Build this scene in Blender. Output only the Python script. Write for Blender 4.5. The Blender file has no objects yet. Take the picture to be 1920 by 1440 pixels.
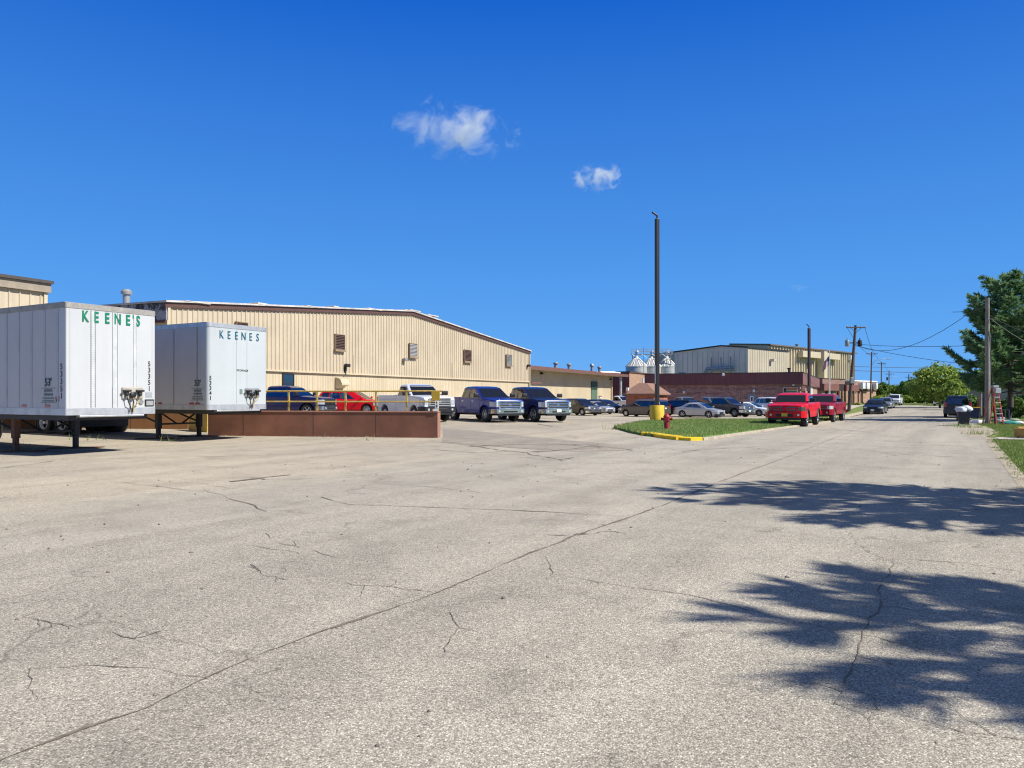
import bpy, bmesh, math, random
from mathutils import Vector, Matrix, noise as mnoise

sc = bpy.context.scene
COL = sc.collection
PI = math.pi
F, HZ, CAM = 1440.0, 744.0, 1.6          # focal length and horizon row of the photograph (1920 wide), eye height
rnd = random.Random(7)

# ------------------------------------------------------------------ terrain
CP = [(-1.2,42,.36),(-5,41,.36),(2,42.5,.34),(-12,54,.40),(-14,47,.40),(-20,45,.40),(-6,60,.3),
      (7,84,-.25),(11,95,-.30),(13,79,-.42),(18,75,-.46),(20,74,-.48),(24,78,-.42),(30,85,-.38),(22,92,-.35),
      (-12,22,0),(-12,30,.03),(-3,30,.05),(0,10,0),(5,15,0),(7,30,0),(11,36,-.06),(15,38,-.12),(20,45,-.10),(30,60,-.02),
      (24,60,-.10),(40,80,.08),(36,92,.0),(60,120,.38),(50,118,.25),(70,140,.5),(28,47,0),(34,52,0),(20,25,0),(-20,-5,0),(40,60,.02),(45,100,.15)]
def terr(x, y):
    s, w = 0.0, 0.12
    for a, b, z in CP:
        d = ((x-a)**2 + (y-b)**2) / 162.0
        if d < 12:
            k = math.exp(-d); s += k*z; w += k
    return s / w
def gp(px, py):                            # ground point seen at a pixel of the photograph
    z = 0.0
    for _ in range(8):
        Y = F*(CAM-z)/(py-HZ); X = (px-960)/F*Y; z = terr(X, Y)
    return Vector((X, Y, z))
def at(px, d):                             # ground point at depth d under pixel column px
    X = (px-960)/F*d
    return Vector((X, d, terr(X, d)))
def zz(py, d): return CAM + (HZ-py)*d/F
RD = Vector((.5, .8660254)); RR = Vector((.8660254, -.5))
def st(s, t): return (RD.x*s+RR.x*t, RD.y*s+RR.y*t)

# ------------------------------------------------------------------ materials
MATS = {}
def lin(c):
    return tuple(((v/255)/12.92 if v/255 <= .04045 else ((v/255+.055)/1.055)**2.4) for v in c)
class NT:
    def __init__(s, m): s.m = m; s.t = m.node_tree; s.b = s.t.nodes['Principled BSDF']
    def n(s, typ, **kw):
        o = s.t.nodes.new(typ)
        for k, v in kw.items():
            if hasattr(o, k) and k not in o.inputs: setattr(o, k, v)
            else: o.inputs[k].default_value = v
        return o
    def l(s, a, b): s.t.links.new(a, b)
    def mathn(s, op, a, b=None, clamp=False):
        o = s.t.nodes.new('ShaderNodeMath'); o.operation = op; o.use_clamp = clamp
        for i, v in enumerate((a, b)):
            if v is None: continue
            if isinstance(v, (int, float)): o.inputs[i].default_value = v
            else: s.l(v, o.inputs[i])
        return o.outputs[0]
    def mix(s, fac, a, b, mode='MIX'):
        o = s.t.nodes.new('ShaderNodeMix'); o.data_type = 'RGBA'; o.blend_type = mode
        for i, v in ((0, fac), (6, a), (7, b)):
            if isinstance(v, (int, float)): o.inputs[i].default_value = v
            elif isinstance(v, tuple): o.inputs[i].default_value = (*v[:3], 1)
            else: s.l(v, o.inputs[i])
        return o.outputs[2]
    def ramp(s, fac, pts):
        o = s.t.nodes.new('ShaderNodeValToRGB'); e = o.color_ramp.elements
        while len(e) < len(pts): e.new(.5)
        for i, (p, c) in enumerate(pts):
            e[i].position = p; e[i].color = (c, c, c, 1) if isinstance(c, (int, float)) else (*c, 1)
        s.l(fac, o.inputs[0]); return o.outputs[0]
    def noise(s, vec, scale, detail=4, rough=.55, dist=0):
        o = s.n('ShaderNodeTexNoise'); o.inputs['Scale'].default_value = scale; o.inputs['Detail'].default_value = detail
        o.inputs['Roughness'].default_value = rough; o.inputs['Distortion'].default_value = dist
        if vec is not None: s.l(vec, o.inputs['Vector'])
        return o.outputs[0]
def newmat(name):
    m = bpy.data.materials.new(name); m.use_nodes = True; MATS[name] = m; return NT(m)
def mat(name, col, rough=.6, metal=0, var=.15, scale=3.0, coat=0, spec=.5, bump=0, emis=None):
    if name in MATS: return MATS[name]
    t = newmat(name); b = t.b
    tc = t.n('ShaderNodeTexCoord')
    nz = t.noise(tc.outputs['Object'], scale, 6, .65)
    c1 = tuple(max(0, v*(1-var)) for v in col); c2 = tuple(min(1, v*(1+var)) for v in col)
    f = t.ramp(nz, [(.3, 0.), (.7, 1.)])
    t.l(t.mix(f, c1, c2), b.inputs['Base Color'])
    b.inputs['Roughness'].default_value = rough; b.inputs['Metallic'].default_value = metal
    b.inputs['Coat Weight'].default_value = coat; b.inputs['Coat Roughness'].default_value = .04
    b.inputs['Specular IOR Level'].default_value = spec
    if bump:
        bp = t.n('ShaderNodeBump'); bp.inputs['Strength'].default_value = bump; bp.inputs['Distance'].default_value = .02
        t.l(t.noise(tc.outputs['Object'], scale*12, 4), bp.inputs['Height']); t.l(bp.outputs[0], b.inputs['Normal'])
    return t.m
def paint(name, col, metal=.0):
    return mat(name, col, rough=.32, metal=metal, var=.05, scale=1.5, coat=.45, spec=.4)
def asphalt(name, base, warm, seed, crack=1.0, grain=1.0, edge=None):
    t = newmat(name); b = t.b
    g = t.n('ShaderNodeNewGeometry'); P = g.outputs['Position']
    mp = t.n('ShaderNodeMapping'); t.l(P, mp.inputs[0]); mp.inputs['Location'].default_value = (seed*13.1, seed*7.7, 0)
    V = mp.outputs[0]
    big = t.ramp(t.noise(V, .12, 5, .6), [(.32, 0.), (.68, 1.)])
    col = t.mix(big, base, warm)
    if edge is not None:                   # dusty yard tone fading into the road tone across a ragged edge
        dt = t.n('ShaderNodeVectorMath', operation='DOT_PRODUCT'); t.l(P, dt.inputs[0]); dt.inputs[1].default_value = (.8660254, -.5, 0)
        q = t.mathn('ADD', dt.outputs['Value'], t.mathn('MULTIPLY', t.noise(V, .35, 6, .65), 5.0))
        t_ = t.mathn('DIVIDE', t.mathn('SUBTRACT', q, -9.8), 3.2, True)
        col = t.mix(t_, col, edge)
    # long wear bands along the road
    mb = t.n('ShaderNodeMapping'); t.l(V, mb.inputs[0]); mb.inputs['Rotation'].default_value = (0, 0, -math.radians(60))
    ms = t.n('ShaderNodeMapping'); t.l(mb.outputs[0], ms.inputs[0]); ms.inputs['Scale'].default_value = (.045, .75, 1)
    band = t.ramp(t.noise(ms.outputs[0], 1.0, 4, .6), [(.35, .84), (.65, 1.06)])
    col = t.mix(1.0, col, band, 'MULTIPLY')
    blot = t.ramp(t.noise(V, .9, 6, .7), [(.3, .80), (.5, 1.0), (.75, 1.07)])
    col = t.mix(1.0, col, blot, 'MULTIPLY')
    oil = t.ramp(t.noise(V, .55, 3, .5), [(.66, 1.0), (.74, .70)])
    col = t.mix(.8, col, oil, 'MULTIPLY')
    # aggregate
    vo = t.n('ShaderNodeTexVoronoi'); vo.inputs['Scale'].default_value = 92; t.l(V, vo.inputs['Vector'])
    sp = t.n('ShaderNodeSeparateColor'); t.l(vo.outputs['Color'], sp.inputs[0])
    stone = t.ramp(sp.outputs[0], [(.0, .45), (.16, .80), (.55, 1.0), (.82, 1.15), (.97, 1.5)])
    gapd = t.ramp(vo.outputs['Distance'], [(.25, 1.0), (.62, .60)])
    vs = t.n('ShaderNodeTexVoronoi'); vs.inputs['Scale'].default_value = 150; t.l(V, vs.inputs['Vector'])
    sp2 = t.n('ShaderNodeSeparateColor'); t.l(vs.outputs['Color'], sp2.inputs[0])
    fine = t.ramp(sp2.outputs[1], [(.0, .62), (.5, 1.0), (1., 1.35)])
    gr = t.mix(1.0, t.mix(1.0, stone, gapd, 'MULTIPLY'), fine, 'MULTIPLY')
    gr = t.mix(grain, (1, 1, 1), gr)
    col = t.mix(1.0, col, gr, 'MULTIPLY')
    pit = t.ramp(t.noise(V, 22, 3, .6), [(.26, .45), (.36, 1.)])
    col = t.mix(.55*grain, col, pit, 'MULTIPLY')
    # cracks
    dn = t.n('ShaderNodeTexNoise'); dn.inputs['Scale'].default_value = 1.3; dn.inputs['Detail'].default_value = 6; t.l(V, dn.inputs['Vector'])
    va = t.n('ShaderNodeVectorMath', operation='MULTIPLY_ADD'); t.l(dn.outputs['Color'], va.inputs[0]); va.inputs[1].default_value = (1.6, 1.6, 0); t.l(V, va.inputs[2])
    ve = t.n('ShaderNodeTexVoronoi', feature='DISTANCE_TO_EDGE'); ve.inputs['Scale'].default_value = .22; t.l(va.outputs[0], ve.inputs['Vector'])
    cl = t.ramp(ve.outputs['Distance'], [(.0012, 1.), (.0045, 0.)])
    cm = t.ramp(t.noise(V, .33, 3), [(.46, 0.), (.58, 1.)])
    ck = t.mathn('MULTIPLY', t.mathn('MULTIPLY', cl, cm), .42*crack)
    col = t.mix(ck, col, (.05, .042, .035))
    t.l(col, b.inputs['Base Color']); b.inputs['Roughness'].default_value = .92; b.inputs['Specular IOR Level'].default_value = .25
    bp = t.n('ShaderNodeBump'); bp.inputs['Strength'].default_value = .55*grain; bp.inputs['Distance'].default_value = .006
    h = t.mathn('ADD', t.mathn('MULTIPLY', vo.outputs['Distance'], -1.0), t.mathn('MULTIPLY', ck, -2.0)); t.l(h, bp.inputs['Height']); t.l(bp.outputs[0], b.inputs['Normal'])
    return t.m
def brickmat(name, c1, c2, mortar, scale=1.0, dark=None):
    t = newmat(name); b = t.b
    tc = t.n('ShaderNodeTexCoord'); sx = t.n('ShaderNodeSeparateXYZ'); t.l(tc.outputs['Object'], sx.inputs[0])
    cx = t.n('ShaderNodeCombineXYZ'); t.l(t.mathn('ADD', sx.outputs[0], sx.outputs[1]), cx.inputs[0]); t.l(sx.outputs[2], cx.inputs[1])
    br = t.n('ShaderNodeTexBrick'); t.l(cx.outputs[0], br.inputs['Vector'])
    br.inputs['Scale'].default_value = scale; br.inputs['Brick Width'].default_value = .5; br.inputs['Row Height'].default_value = .16; br.inputs['Mortar Size'].default_value = .012
    br.inputs['Color1'].default_value = (*c1, 1); br.inputs['Color2'].default_value = (*c2, 1); br.inputs['Mortar'].default_value = (*mortar, 1)
    nz = t.ramp(t.noise(cx.outputs[0], 2.2, 6, .7), [(.3, .6), (.7, 1.35)])
    t.l(t.mix(1.0, br.outputs['Color'], nz, 'MULTIPLY'), b.inputs['Base Color']); b.inputs['Roughness'].default_value = .85
    return t.m
def sheet(name, col, streak=.25, rough=.5, metal=0, stain=(.25, .2, .15)):
    """painted sheet metal with vertical run-off streaks and grime that has a shape of its own"""
    if name in MATS: return MATS[name]
    t = newmat(name); b = t.b
    tc = t.n('ShaderNodeTexCoord'); mp = t.n('ShaderNodeMapping'); t.l(tc.outputs['Object'], mp.inputs[0]); mp.inputs['Scale'].default_value = (3.2, 3.2, .22)
    s1 = t.ramp(t.noise(mp.outputs[0], 1.0, 6, .7), [(.42, 0.), (.75, 1.)])
    s2 = t.ramp(t.noise(tc.outputs['Object'], .35, 5, .6), [(.35, .90), (.7, 1.06)])
    c = t.mix(1.0, col, s2, 'MULTIPLY')
    c = t.mix(t.mathn('MULTIPLY', s1, streak), c, stain)
    t.l(c, b.inputs['Base Color']); b.inputs['Roughness'].default_value = rough; b.inputs['Metallic'].default_value = metal
    return t.m

# ------------------------------------------------------------------ mesh builder
class MB:
    def __init__(s): s.v = []; s.f = []
    def add(s, vs, fs):
        o = len(s.v); s.v += [tuple(v) for v in vs]; s.f += [tuple(i+o for i in f) for f in fs]; return s
    def box(s, x0, x1, y0, y1, z0, z1, M=None):
        vs = [Vector((x, y, z)) for z in (z0, z1) for y in (y0, y1) for x in (x0, x1)]
        if M is not None: vs = [M @ v for v in vs]
        return s.add(vs, [(0,2,3,1),(4,5,7,6),(0,1,5,4),(2,6,7,3),(0,4,6,2),(1,3,7,5)])
    def cbox(s, x0, x1, y0, y1, z0, z1, c=.02, M=None):
        """box with chamfered edges"""
        b = bmesh.new(); r = bmesh.ops.create_cube(b, size=1)
        for v in b.verts: v.co = Vector(((x0+x1)/2+v.co.x*(x1-x0), (y0+y1)/2+v.co.y*(y1-y0), (z0+z1)/2+v.co.z*(z1-z0)))
        bmesh.ops.bevel(b, geom=list(b.edges), offset=min(c, .45*min(x1-x0, y1-y0, z1-z0)), segments=2, affect='EDGES', profile=.5)
        b.verts.index_update()
        vs = [(M @ v.co) if M is not None else v.co.copy() for v in b.verts]
        s.add(vs, [[v.index for v in f.verts] for f in b.faces]); b.free(); return s
    def cyl(s, p0, p1, r0, r1=None, n=10, caps=True):
        r1 = r0 if r1 is None else r1
        p0, p1 = Vector(p0), Vector(p1); d = (p1-p0).normalized()
        a = d.orthogonal().normalized(); b = d.cross(a)
        vs = []
        for p, r in ((p0, r0), (p1, r1)):
            for i in range(n):
                t = 2*PI*i/n; vs.append(p + a*math.cos(t)*r + b*math.sin(t)*r)
        fs = [(i, (i+1) % n, n+(i+1) % n, n+i) for i in range(n)]
        if caps: fs += [tuple(range(n-1, -1, -1)), tuple(range(n, 2*n))]
        return s.add(vs, fs)
    def tube(s, pts, r, n=6):
        pts = [Vector(p) for p in pts]; rs = r if isinstance(r, (list, tuple)) else [r]*len(pts)
        vs, fs = [], []
        for k, p in enumerate(pts):
            d = (pts[min(k+1, len(pts)-1)] - pts[max(k-1, 0)]).normalized()
            a = d.cross(Vector((0, 0, 1)))
            a = (Vector((1, 0, 0)) if a.length < .05 else a).normalized(); b = d.cross(a)
            for i in range(n):
                t = 2*PI*i/n; vs.append(p + a*math.cos(t)*rs[k] + b*math.sin(t)*rs[k])
        for k in range(len(pts)-1):
            for i in range(n): fs.append((k*n+i, k*n+(i+1) % n, (k+1)*n+(i+1) % n, (k+1)*n+i))
        fs += [tuple(range(n-1, -1, -1)), tuple(range((len(pts)-1)*n, len(pts)*n))]
        return s.add(vs, fs)
    def lathe(s, prof, n=16, M=None, closed=False):
        vs = [Vector((r*math.cos(2*PI*i/n), r*math.sin(2*PI*i/n), z)) for r, z in prof for i in range(n)]
        if M is not None: vs = [M @ v for v in vs]
        m = len(prof); fs = []
        for k in range(m if closed else m-1):
            for i in range(n): fs.append((k*n+i, k*n+(i+1) % n, ((k+1) % m)*n+(i+1) % n, ((k+1) % m)*n+i))
        if not closed:
            if prof[0][0] > 1e-4: fs.append(tuple(range(n-1, -1, -1)))
            if prof[-1][0] > 1e-4: fs.append(tuple(range((m-1)*n, m*n)))
        return s.add(vs, fs)
    def prism(s, poly, h0, h1, M=None, axis='z'):
        """extrude a 2-D outline; axis 'y': outline is (x,z) and runs along y; 'x': outline (y,z) along x"""
        def P(a, b, h): return Vector((a, b, h)) if axis == 'z' else Vector((a, h, b)) if axis == 'y' else Vector((h, a, b))
        n = len(poly); vs = [P(a, b, h0) for a, b in poly] + [P(a, b, h1) for a, b in poly]
        if M is not None: vs = [M @ v for v in vs]
        return s.add(vs, [tuple(range(n-1, -1, -1)), tuple(range(n, 2*n))] + [(i, (i+1) % n, n+(i+1) % n, n+i) for i in range(n)])
    def slab(s, pts, thick):
        """planar pane from 3-D outline, thickened along its normal to the inside"""
        pts = [Vector(p) for p in pts]; nrm = (pts[1]-pts[0]).cross(pts[2]-pts[0]).normalized(); n = len(pts)
        return s.add(pts + [p - nrm*thick for p in pts], [tuple(range(n)), tuple(range(2*n-1, n-1, -1))] + [(i, n+i, n+(i+1) % n, (i+1) % n) for i in range(n)])
    def build(s, name, m, parent=None, loc=None, rotz=0, smooth=None, recalc=True):
        me = bpy.data.meshes.new(name)
        if recalc:
            b = bmesh.new(); bv = [b.verts.new(v) for v in s.v]
            for f in s.f:
                ids = []
                for i in f:
                    if i not in ids: ids.append(i)
                if len(ids) > 2:
                    try: b.faces.new([bv[i] for i in ids])
                    except ValueError: pass
            bmesh.ops.remove_doubles(b, verts=list(b.verts), dist=2e-4)
            bmesh.ops.dissolve_degenerate(b, dist=1e-5, edges=list(b.edges))
            bmesh.ops.recalc_face_normals(b, faces=list(b.faces)); b.to_mesh(me); b.free()
        else: me.from_pydata(s.v, [], s.f)
        if smooth is not None:
            me.polygons.foreach_set('use_smooth', [True]*len(me.polygons)); me.set_sharp_from_angle(angle=math.radians(smooth))
        me.materials.append(m if not isinstance(m, str) else MATS[m])
        o = bpy.data.objects.new(name, me); COL.objects.link(o)
        if parent is not None: o.parent = parent
        if loc is not None: o.location = loc
        o.rotation_euler[2] = rotz
        return o
def tag(o, label=None, cat=None, group=None, kind=None):
    if label: o['label'] = label
    if cat: o['category'] = cat
    if group: o['group'] = group
    if kind: o['kind'] = kind
    return o
def thing(name, label, cat, loc=(0, 0, 0), rotz=0, group=None):
    o = bpy.data.objects.new(name, None); COL.objects.link(o); o.location = loc; o.rotation_euler = (0, 0, rotz); o.empty_display_size = .2
    return tag(o, label, cat, group)
def dup(root, loc, rotz, label, group=None, scale=None):
    def cp(o, par):
        c = o.copy(); COL.objects.link(c)
        if par is not None: c.parent = par
        for ch in list(o.children): cp(ch, c)
        return c
    r = cp(root, None); r.location = loc; r.rotation_euler = (0, 0, rotz); r['label'] = label
    if group: r['group'] = group
    if scale is not None: r.scale = scale
    return r
def text(name, items, m, parent, M, thick=.004):
    """lettering part: items (string, x, y, height, bold, xscale); flat letters in the local XY plane, then M"""
    mb = MB()
    for s, x, y, h, bold, xs in items:
        cu = bpy.data.curves.new('lettering', 'FONT'); cu.body = s; cu.size = h/.70; cu.offset = bold*h; cu.extrude = thick; cu.align_x = 'CENTER'; cu.resolution_u = 3
        o = bpy.data.objects.new('lettering', cu); COL.objects.link(o)
        dg = bpy.context.evaluated_depsgraph_get(); me = o.evaluated_get(dg).to_mesh()
        mb.add([M @ Vector((x+v.co.x*xs, y+v.co.y, v.co.z)) for v in me.vertices], [tuple(p.vertices) for p in me.polygons])
        o.evaluated_get(dg).to_mesh_clear(); bpy.data.objects.remove(o); bpy.data.curves.remove(cu)
    return mb.build(name, m, parent)
def FRONT(x, y, z): return Matrix.Translation((x, y, z)) @ Matrix.Rotation(PI/2, 4, 'X')                       # on a face that looks along -Y
def SIDE(x, y, z): return Matrix.Translation((x, y, z)) @ Matrix.Rotation(-PI/2, 4, 'Z') @ Matrix.Rotation(PI/2, 4, 'X')  # on a face that looks along -X

# shared materials
M_TAN = sheet('tan_sheet', (.545, .46, .325), .36)
M_TAN2 = sheet('cream_sheet', (.58, .49, .33), .15)
M_GREYTAN = sheet('pale_sheet', (.50, .46, .38), .12)
M_TRIM = mat('brown_trim', (.10, .05, .04), .6)
M_MAROON = sheet('maroon_shade', (.15, .040, .040), .2)
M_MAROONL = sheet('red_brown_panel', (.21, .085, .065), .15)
M_WHITE = mat('white_paint', (.72, .73, .72), .45)
M_ROOF = mat('weathered_roof', (.50, .47, .43), .8, var=.35, scale=1.2)
M_DARK = mat('dark_metal', (.022, .020, .020), .55)
M_BLACK = mat('black_plastic', (.012, .012, .013), .5)
M_RUBBER = mat('rubber', (.018, .018, .019), .85)
M_GREYM = mat('grey_metal', (.30, .31, .31), .45, .3)
M_CHROME = mat('chrome', (.75, .76, .78), .14, 1.0, .04)
M_ALU = mat('brushed_rail', (.52, .53, .53), .42, .55, .2)
M_RIM = mat('alloy_rim', (.52, .53, .55), .3, .85, .1)
M_GLASS = mat('dark_glass', (.010, .026, .036), .03, 0, .3, 2, spec=1.0, coat=.6)
_t = newmat('car_glass'); _tr = _t.n('ShaderNodeBsdfTransparent'); _tr.inputs[0].default_value = (.45, .64, .66, 1); _gl = _t.n('ShaderNodeBsdfGlossy'); _gl.inputs['Roughness'].default_value = .02
_fr = _t.n('ShaderNodeFresnel'); _fr.inputs[0].default_value = 1.7; _mx = _t.n('ShaderNodeMixShader'); _t.l(_t.mathn('ADD', _fr.outputs[0], .10, True), _mx.inputs[0]); _t.l(_tr.outputs[0], _mx.inputs[1]); _t.l(_gl.outputs[0], _mx.inputs[2]); _t.l(_mx.outputs[0], _t.t.nodes['Material Output'].inputs[0]); _t.t.nodes.remove(_t.b)
M_CARGLASS = _t.m
M_LAMP = mat('lamp_glass', (.55, .57, .58), .12, .2, .2, 12, coat=1)
M_RED = mat('red_lens', (.36, .010, .012), .2, 0, .1, 5, coat=1)
M_AMBER = mat('amber_lens', (.65, .20, .02), .25, 0, .1, 5, coat=1)
M_YEL = mat('yellow_paint', (.62, .42, .012), .5, var=.18, scale=4)
M_OLDYEL = mat('worn_yellow_paint', (.47, .33, .08), .6, var=.3, scale=7)
M_WOOD = mat('grey_wood', (.24, .21, .18), .9, var=.3, scale=5, bump=.3)
M_DWOOD = mat('dark_wood', (.105, .075, .06), .9, var=.3, scale=5, bump=.3)
M_CONC = mat('concrete', (.46, .41, .33), .9, var=.2, scale=2.5, bump=.2)
M_RUST = mat('rusty_steel', (.16, .075, .04), .85, var=.45, scale=9)
M_WIRE = mat('wire', (.03, .03, .032), .6)
def redpaint(name, col): return mat(name, col, rough=.36, var=.05, scale=1.5, coat=.22, spec=.2)
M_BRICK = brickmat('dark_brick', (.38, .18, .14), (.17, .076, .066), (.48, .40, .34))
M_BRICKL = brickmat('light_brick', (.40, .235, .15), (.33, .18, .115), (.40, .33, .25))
M_BRICKO = brickmat('orange_brick', (.42, .12, .055), (.34, .095, .05), (.36, .22, .15))

# ------------------------------------------------------------------ vehicles
KD = {
 'pickup': dict(xf=2.92, xr=-2.95, W=2.02, z0=.44, belt=1.27, ax=(1.92, -1.74), R=.41, arch=.51, tw=.28,
    top=[(2.92,1.02),(2.86,1.14),(2.6,1.20),(1.75,1.265),(1.5,1.29),(-.92,1.30)], cabrear=-.92, bedtop=1.33,
    rings=[(1.20,1.62,-.95,.945),(1.83,.72,-.80,.765),(1.90,.50,-.70,.66),(1.93,.15,-.45,.40)],
    side=[[(.47,.14),(.87,.14),(.80,.88),(.50,.88)],[(.06,.14),(.44,.14),(.47,.88),(.10,.88)]], ws=(.90,.12,.93), rw=(.84,.2,.9),
    doors=[(.42,1.42),(-.72,.40)], nose=(.55,.16), grille=(.66,.74,1.10), lamp=(.70,.80,1.08,.42), bump=(.46,.70), tail=(.86,1.26), mirror=(.13,.30,.22)),
 'work': dict(xf=2.95, xr=-2.95, W=2.04, z0=.50, belt=1.36, ax=(1.90, -1.72), R=.41, arch=.51, tw=.26,
    top=[(2.95,1.16),(2.88,1.29),(2.55,1.33),(1.75,1.37),(1.5,1.39),(-.30,1.40)], cabrear=-.30, bedtop=1.42,
    rings=[(1.30,1.60,-.34,.95),(1.93,.78,-.22,.78),(2.00,.55,-.12,.68),(2.03,.40,0,.40)],
    side=[[(.10,.14),(.82,.14),(.76,.88),(.12,.88)]], ws=(.90,.12,.93), rw=(.84,.2,.9),
    doors=[(.10,1.40)], nose=(.5,.12), grille=(.62,.86,1.24), lamp=(.66,.90,1.16,.40), bump=(.50,.80), tail=(.9,1.32), mirror=(.13,.36,.24)),
 'suv': dict(xf=2.36, xr=-2.36, W=1.88, z0=.30, belt=1.08, ax=(1.46, -1.40), R=.365, arch=.435, tw=.24,
    top=[(2.36,.80),(2.28,.92),(1.95,.985),(1.25,1.06),(1.0,1.09),(-2.2,1.12),(-2.36,1.06)], cabrear=None,
    rings=[(1.02,1.42,-2.33,.875),(1.60,.42,-1.98,.70),(1.67,.22,-1.85,.60),(1.70,-.1,-1.4,.35)],
    side=[[(.55,.12),(.80,.12),(.755,.86),(.56,.86)],[(.28,.12),(.53,.12),(.54,.86),(.30,.86)],[(.055,.20),(.25,.16),(.27,.84),(.075,.80)]], ws=(.90,.10,.94), rw=(.86,.12,.82),
    doors=[(.28,1.12),(-.78,.26)], nose=(.5,.14), grille=(.52,.58,.84), lamp=(.58,.64,.84,.42), bump=(.30,.50), tail=(.78,1.08), mirror=(.11,.21,.15)),
 'van': dict(xf=2.52, xr=-2.55, W=1.95, z0=.26, belt=1.05, ax=(1.52, -1.53), R=.345, arch=.41, tw=.23,
    top=[(2.52,.72),(2.43,.86),(2.15,.95),(1.75,1.03),(1.55,1.06),(-2.4,1.10),(-2.55,1.04)], cabrear=None,
    rings=[(.98,1.92,-2.52,.91),(1.62,.60,-2.30,.74),(1.70,.35,-2.18,.64),(1.73,0,-1.8,.4)],
    side=[[(.60,.10),(.83,.10),(.78,.86),(.61,.86)],[(.31,.10),(.58,.10),(.59,.86),(.32,.86)],[(.04,.12),(.29,.10),(.30,.86),(.06,.82)]], ws=(.90,.08,.95), rw=(.86,.14,.86),
    doors=[(.42,1.30),(-.75,.40)], nose=(.6,.2), grille=(.45,.55,.74), lamp=(.5,.62,.82,.5), bump=(.28,.48), tail=(.85,1.25), mirror=(.11,.20,.15)),
 'sedan': dict(xf=2.28, xr=-2.28, W=1.80, z0=.22, belt=.93, ax=(1.38, -1.34), R=.325, arch=.385, tw=.21,
    top=[(2.28,.56),(2.20,.68),(1.9,.76),(1.2,.88),(.98,.92),(-1.55,.97),(-1.85,.985),(-2.15,.95),(-2.28,.84)], cabrear=None,
    rings=[(.87,1.28,-1.95,.83),(1.34,.34,-1.02,.62),(1.41,.12,-.85,.52),(1.44,-.15,-.5,.3)],
    side=[[(.50,.12),(.83,.12),(.73,.86),(.51,.86)],[(.20,.14),(.48,.12),(.49,.86),(.28,.80)]], ws=(.88,.08,.94), rw=(.84,.1,.9),
    doors=[(.14,1.0),(-.86,.12)], nose=(.55,.2), grille=(.42,.36,.56), lamp=(.48,.56,.70,.55), bump=(.22,.36), tail=(.68,.88), mirror=(.1,.18,.13)),
}
KD['lifted'] = dict(KD['pickup'], bump=(.50,.80), grille=(.64,.86,1.10), lamp=(.68,.86,1.07,.40), R=.44, z0=.50, arch=.53, bedtop=1.30,
    rings=[(1.20,1.62,-.95,.955),(1.75,.78,-.80,.79),(1.82,.55,-.70,.68),(1.85,.2,-.45,.42)])
WH = {}
def wheel_mesh(R, tw, spokes, rimfrac):
    key = (R, tw, spokes, rimfrac)
    if key not in WH:
        M = Matrix.Rotation(-PI/2, 4, 'X'); rr = R*rimfrac; h = tw/2
        t = MB().lathe([(rr*.96, -h*.8), (R*.93, -h), (R, -h*.6), (R, h*.6), (R*.93, h), (rr*1.02, h*.9), (rr*.97, h*.35), (.02, h*.3)], 24, M)
        to = t.build('wheel', M_RUBBER, smooth=35)
        r = MB().lathe([(rr*.93, h*.62), (rr*1.0, h*.93), (rr*.95, h*1.0), (rr*.90, h*.80), (rr*.90, h*.55)], 24, M, closed=True)
        r.lathe([(rr*.24, h*.45), (rr*.22, h*.92), (.01, h*.95)], 10, M)
        for i in range(spokes):
            a = 2*PI*i/spokes
            r.box(rr*.15, rr*.93, h*.5, h*.86, -rr*.11, rr*.11, Matrix.Rotation(a, 4, 'Y'))
        ro = r.build('rim', M_RIM, smooth=35)
        WH[key] = (to.data, ro.data); bpy.data.objects.remove(to); bpy.data.objects.remove(ro)
    return WH[key]
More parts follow.
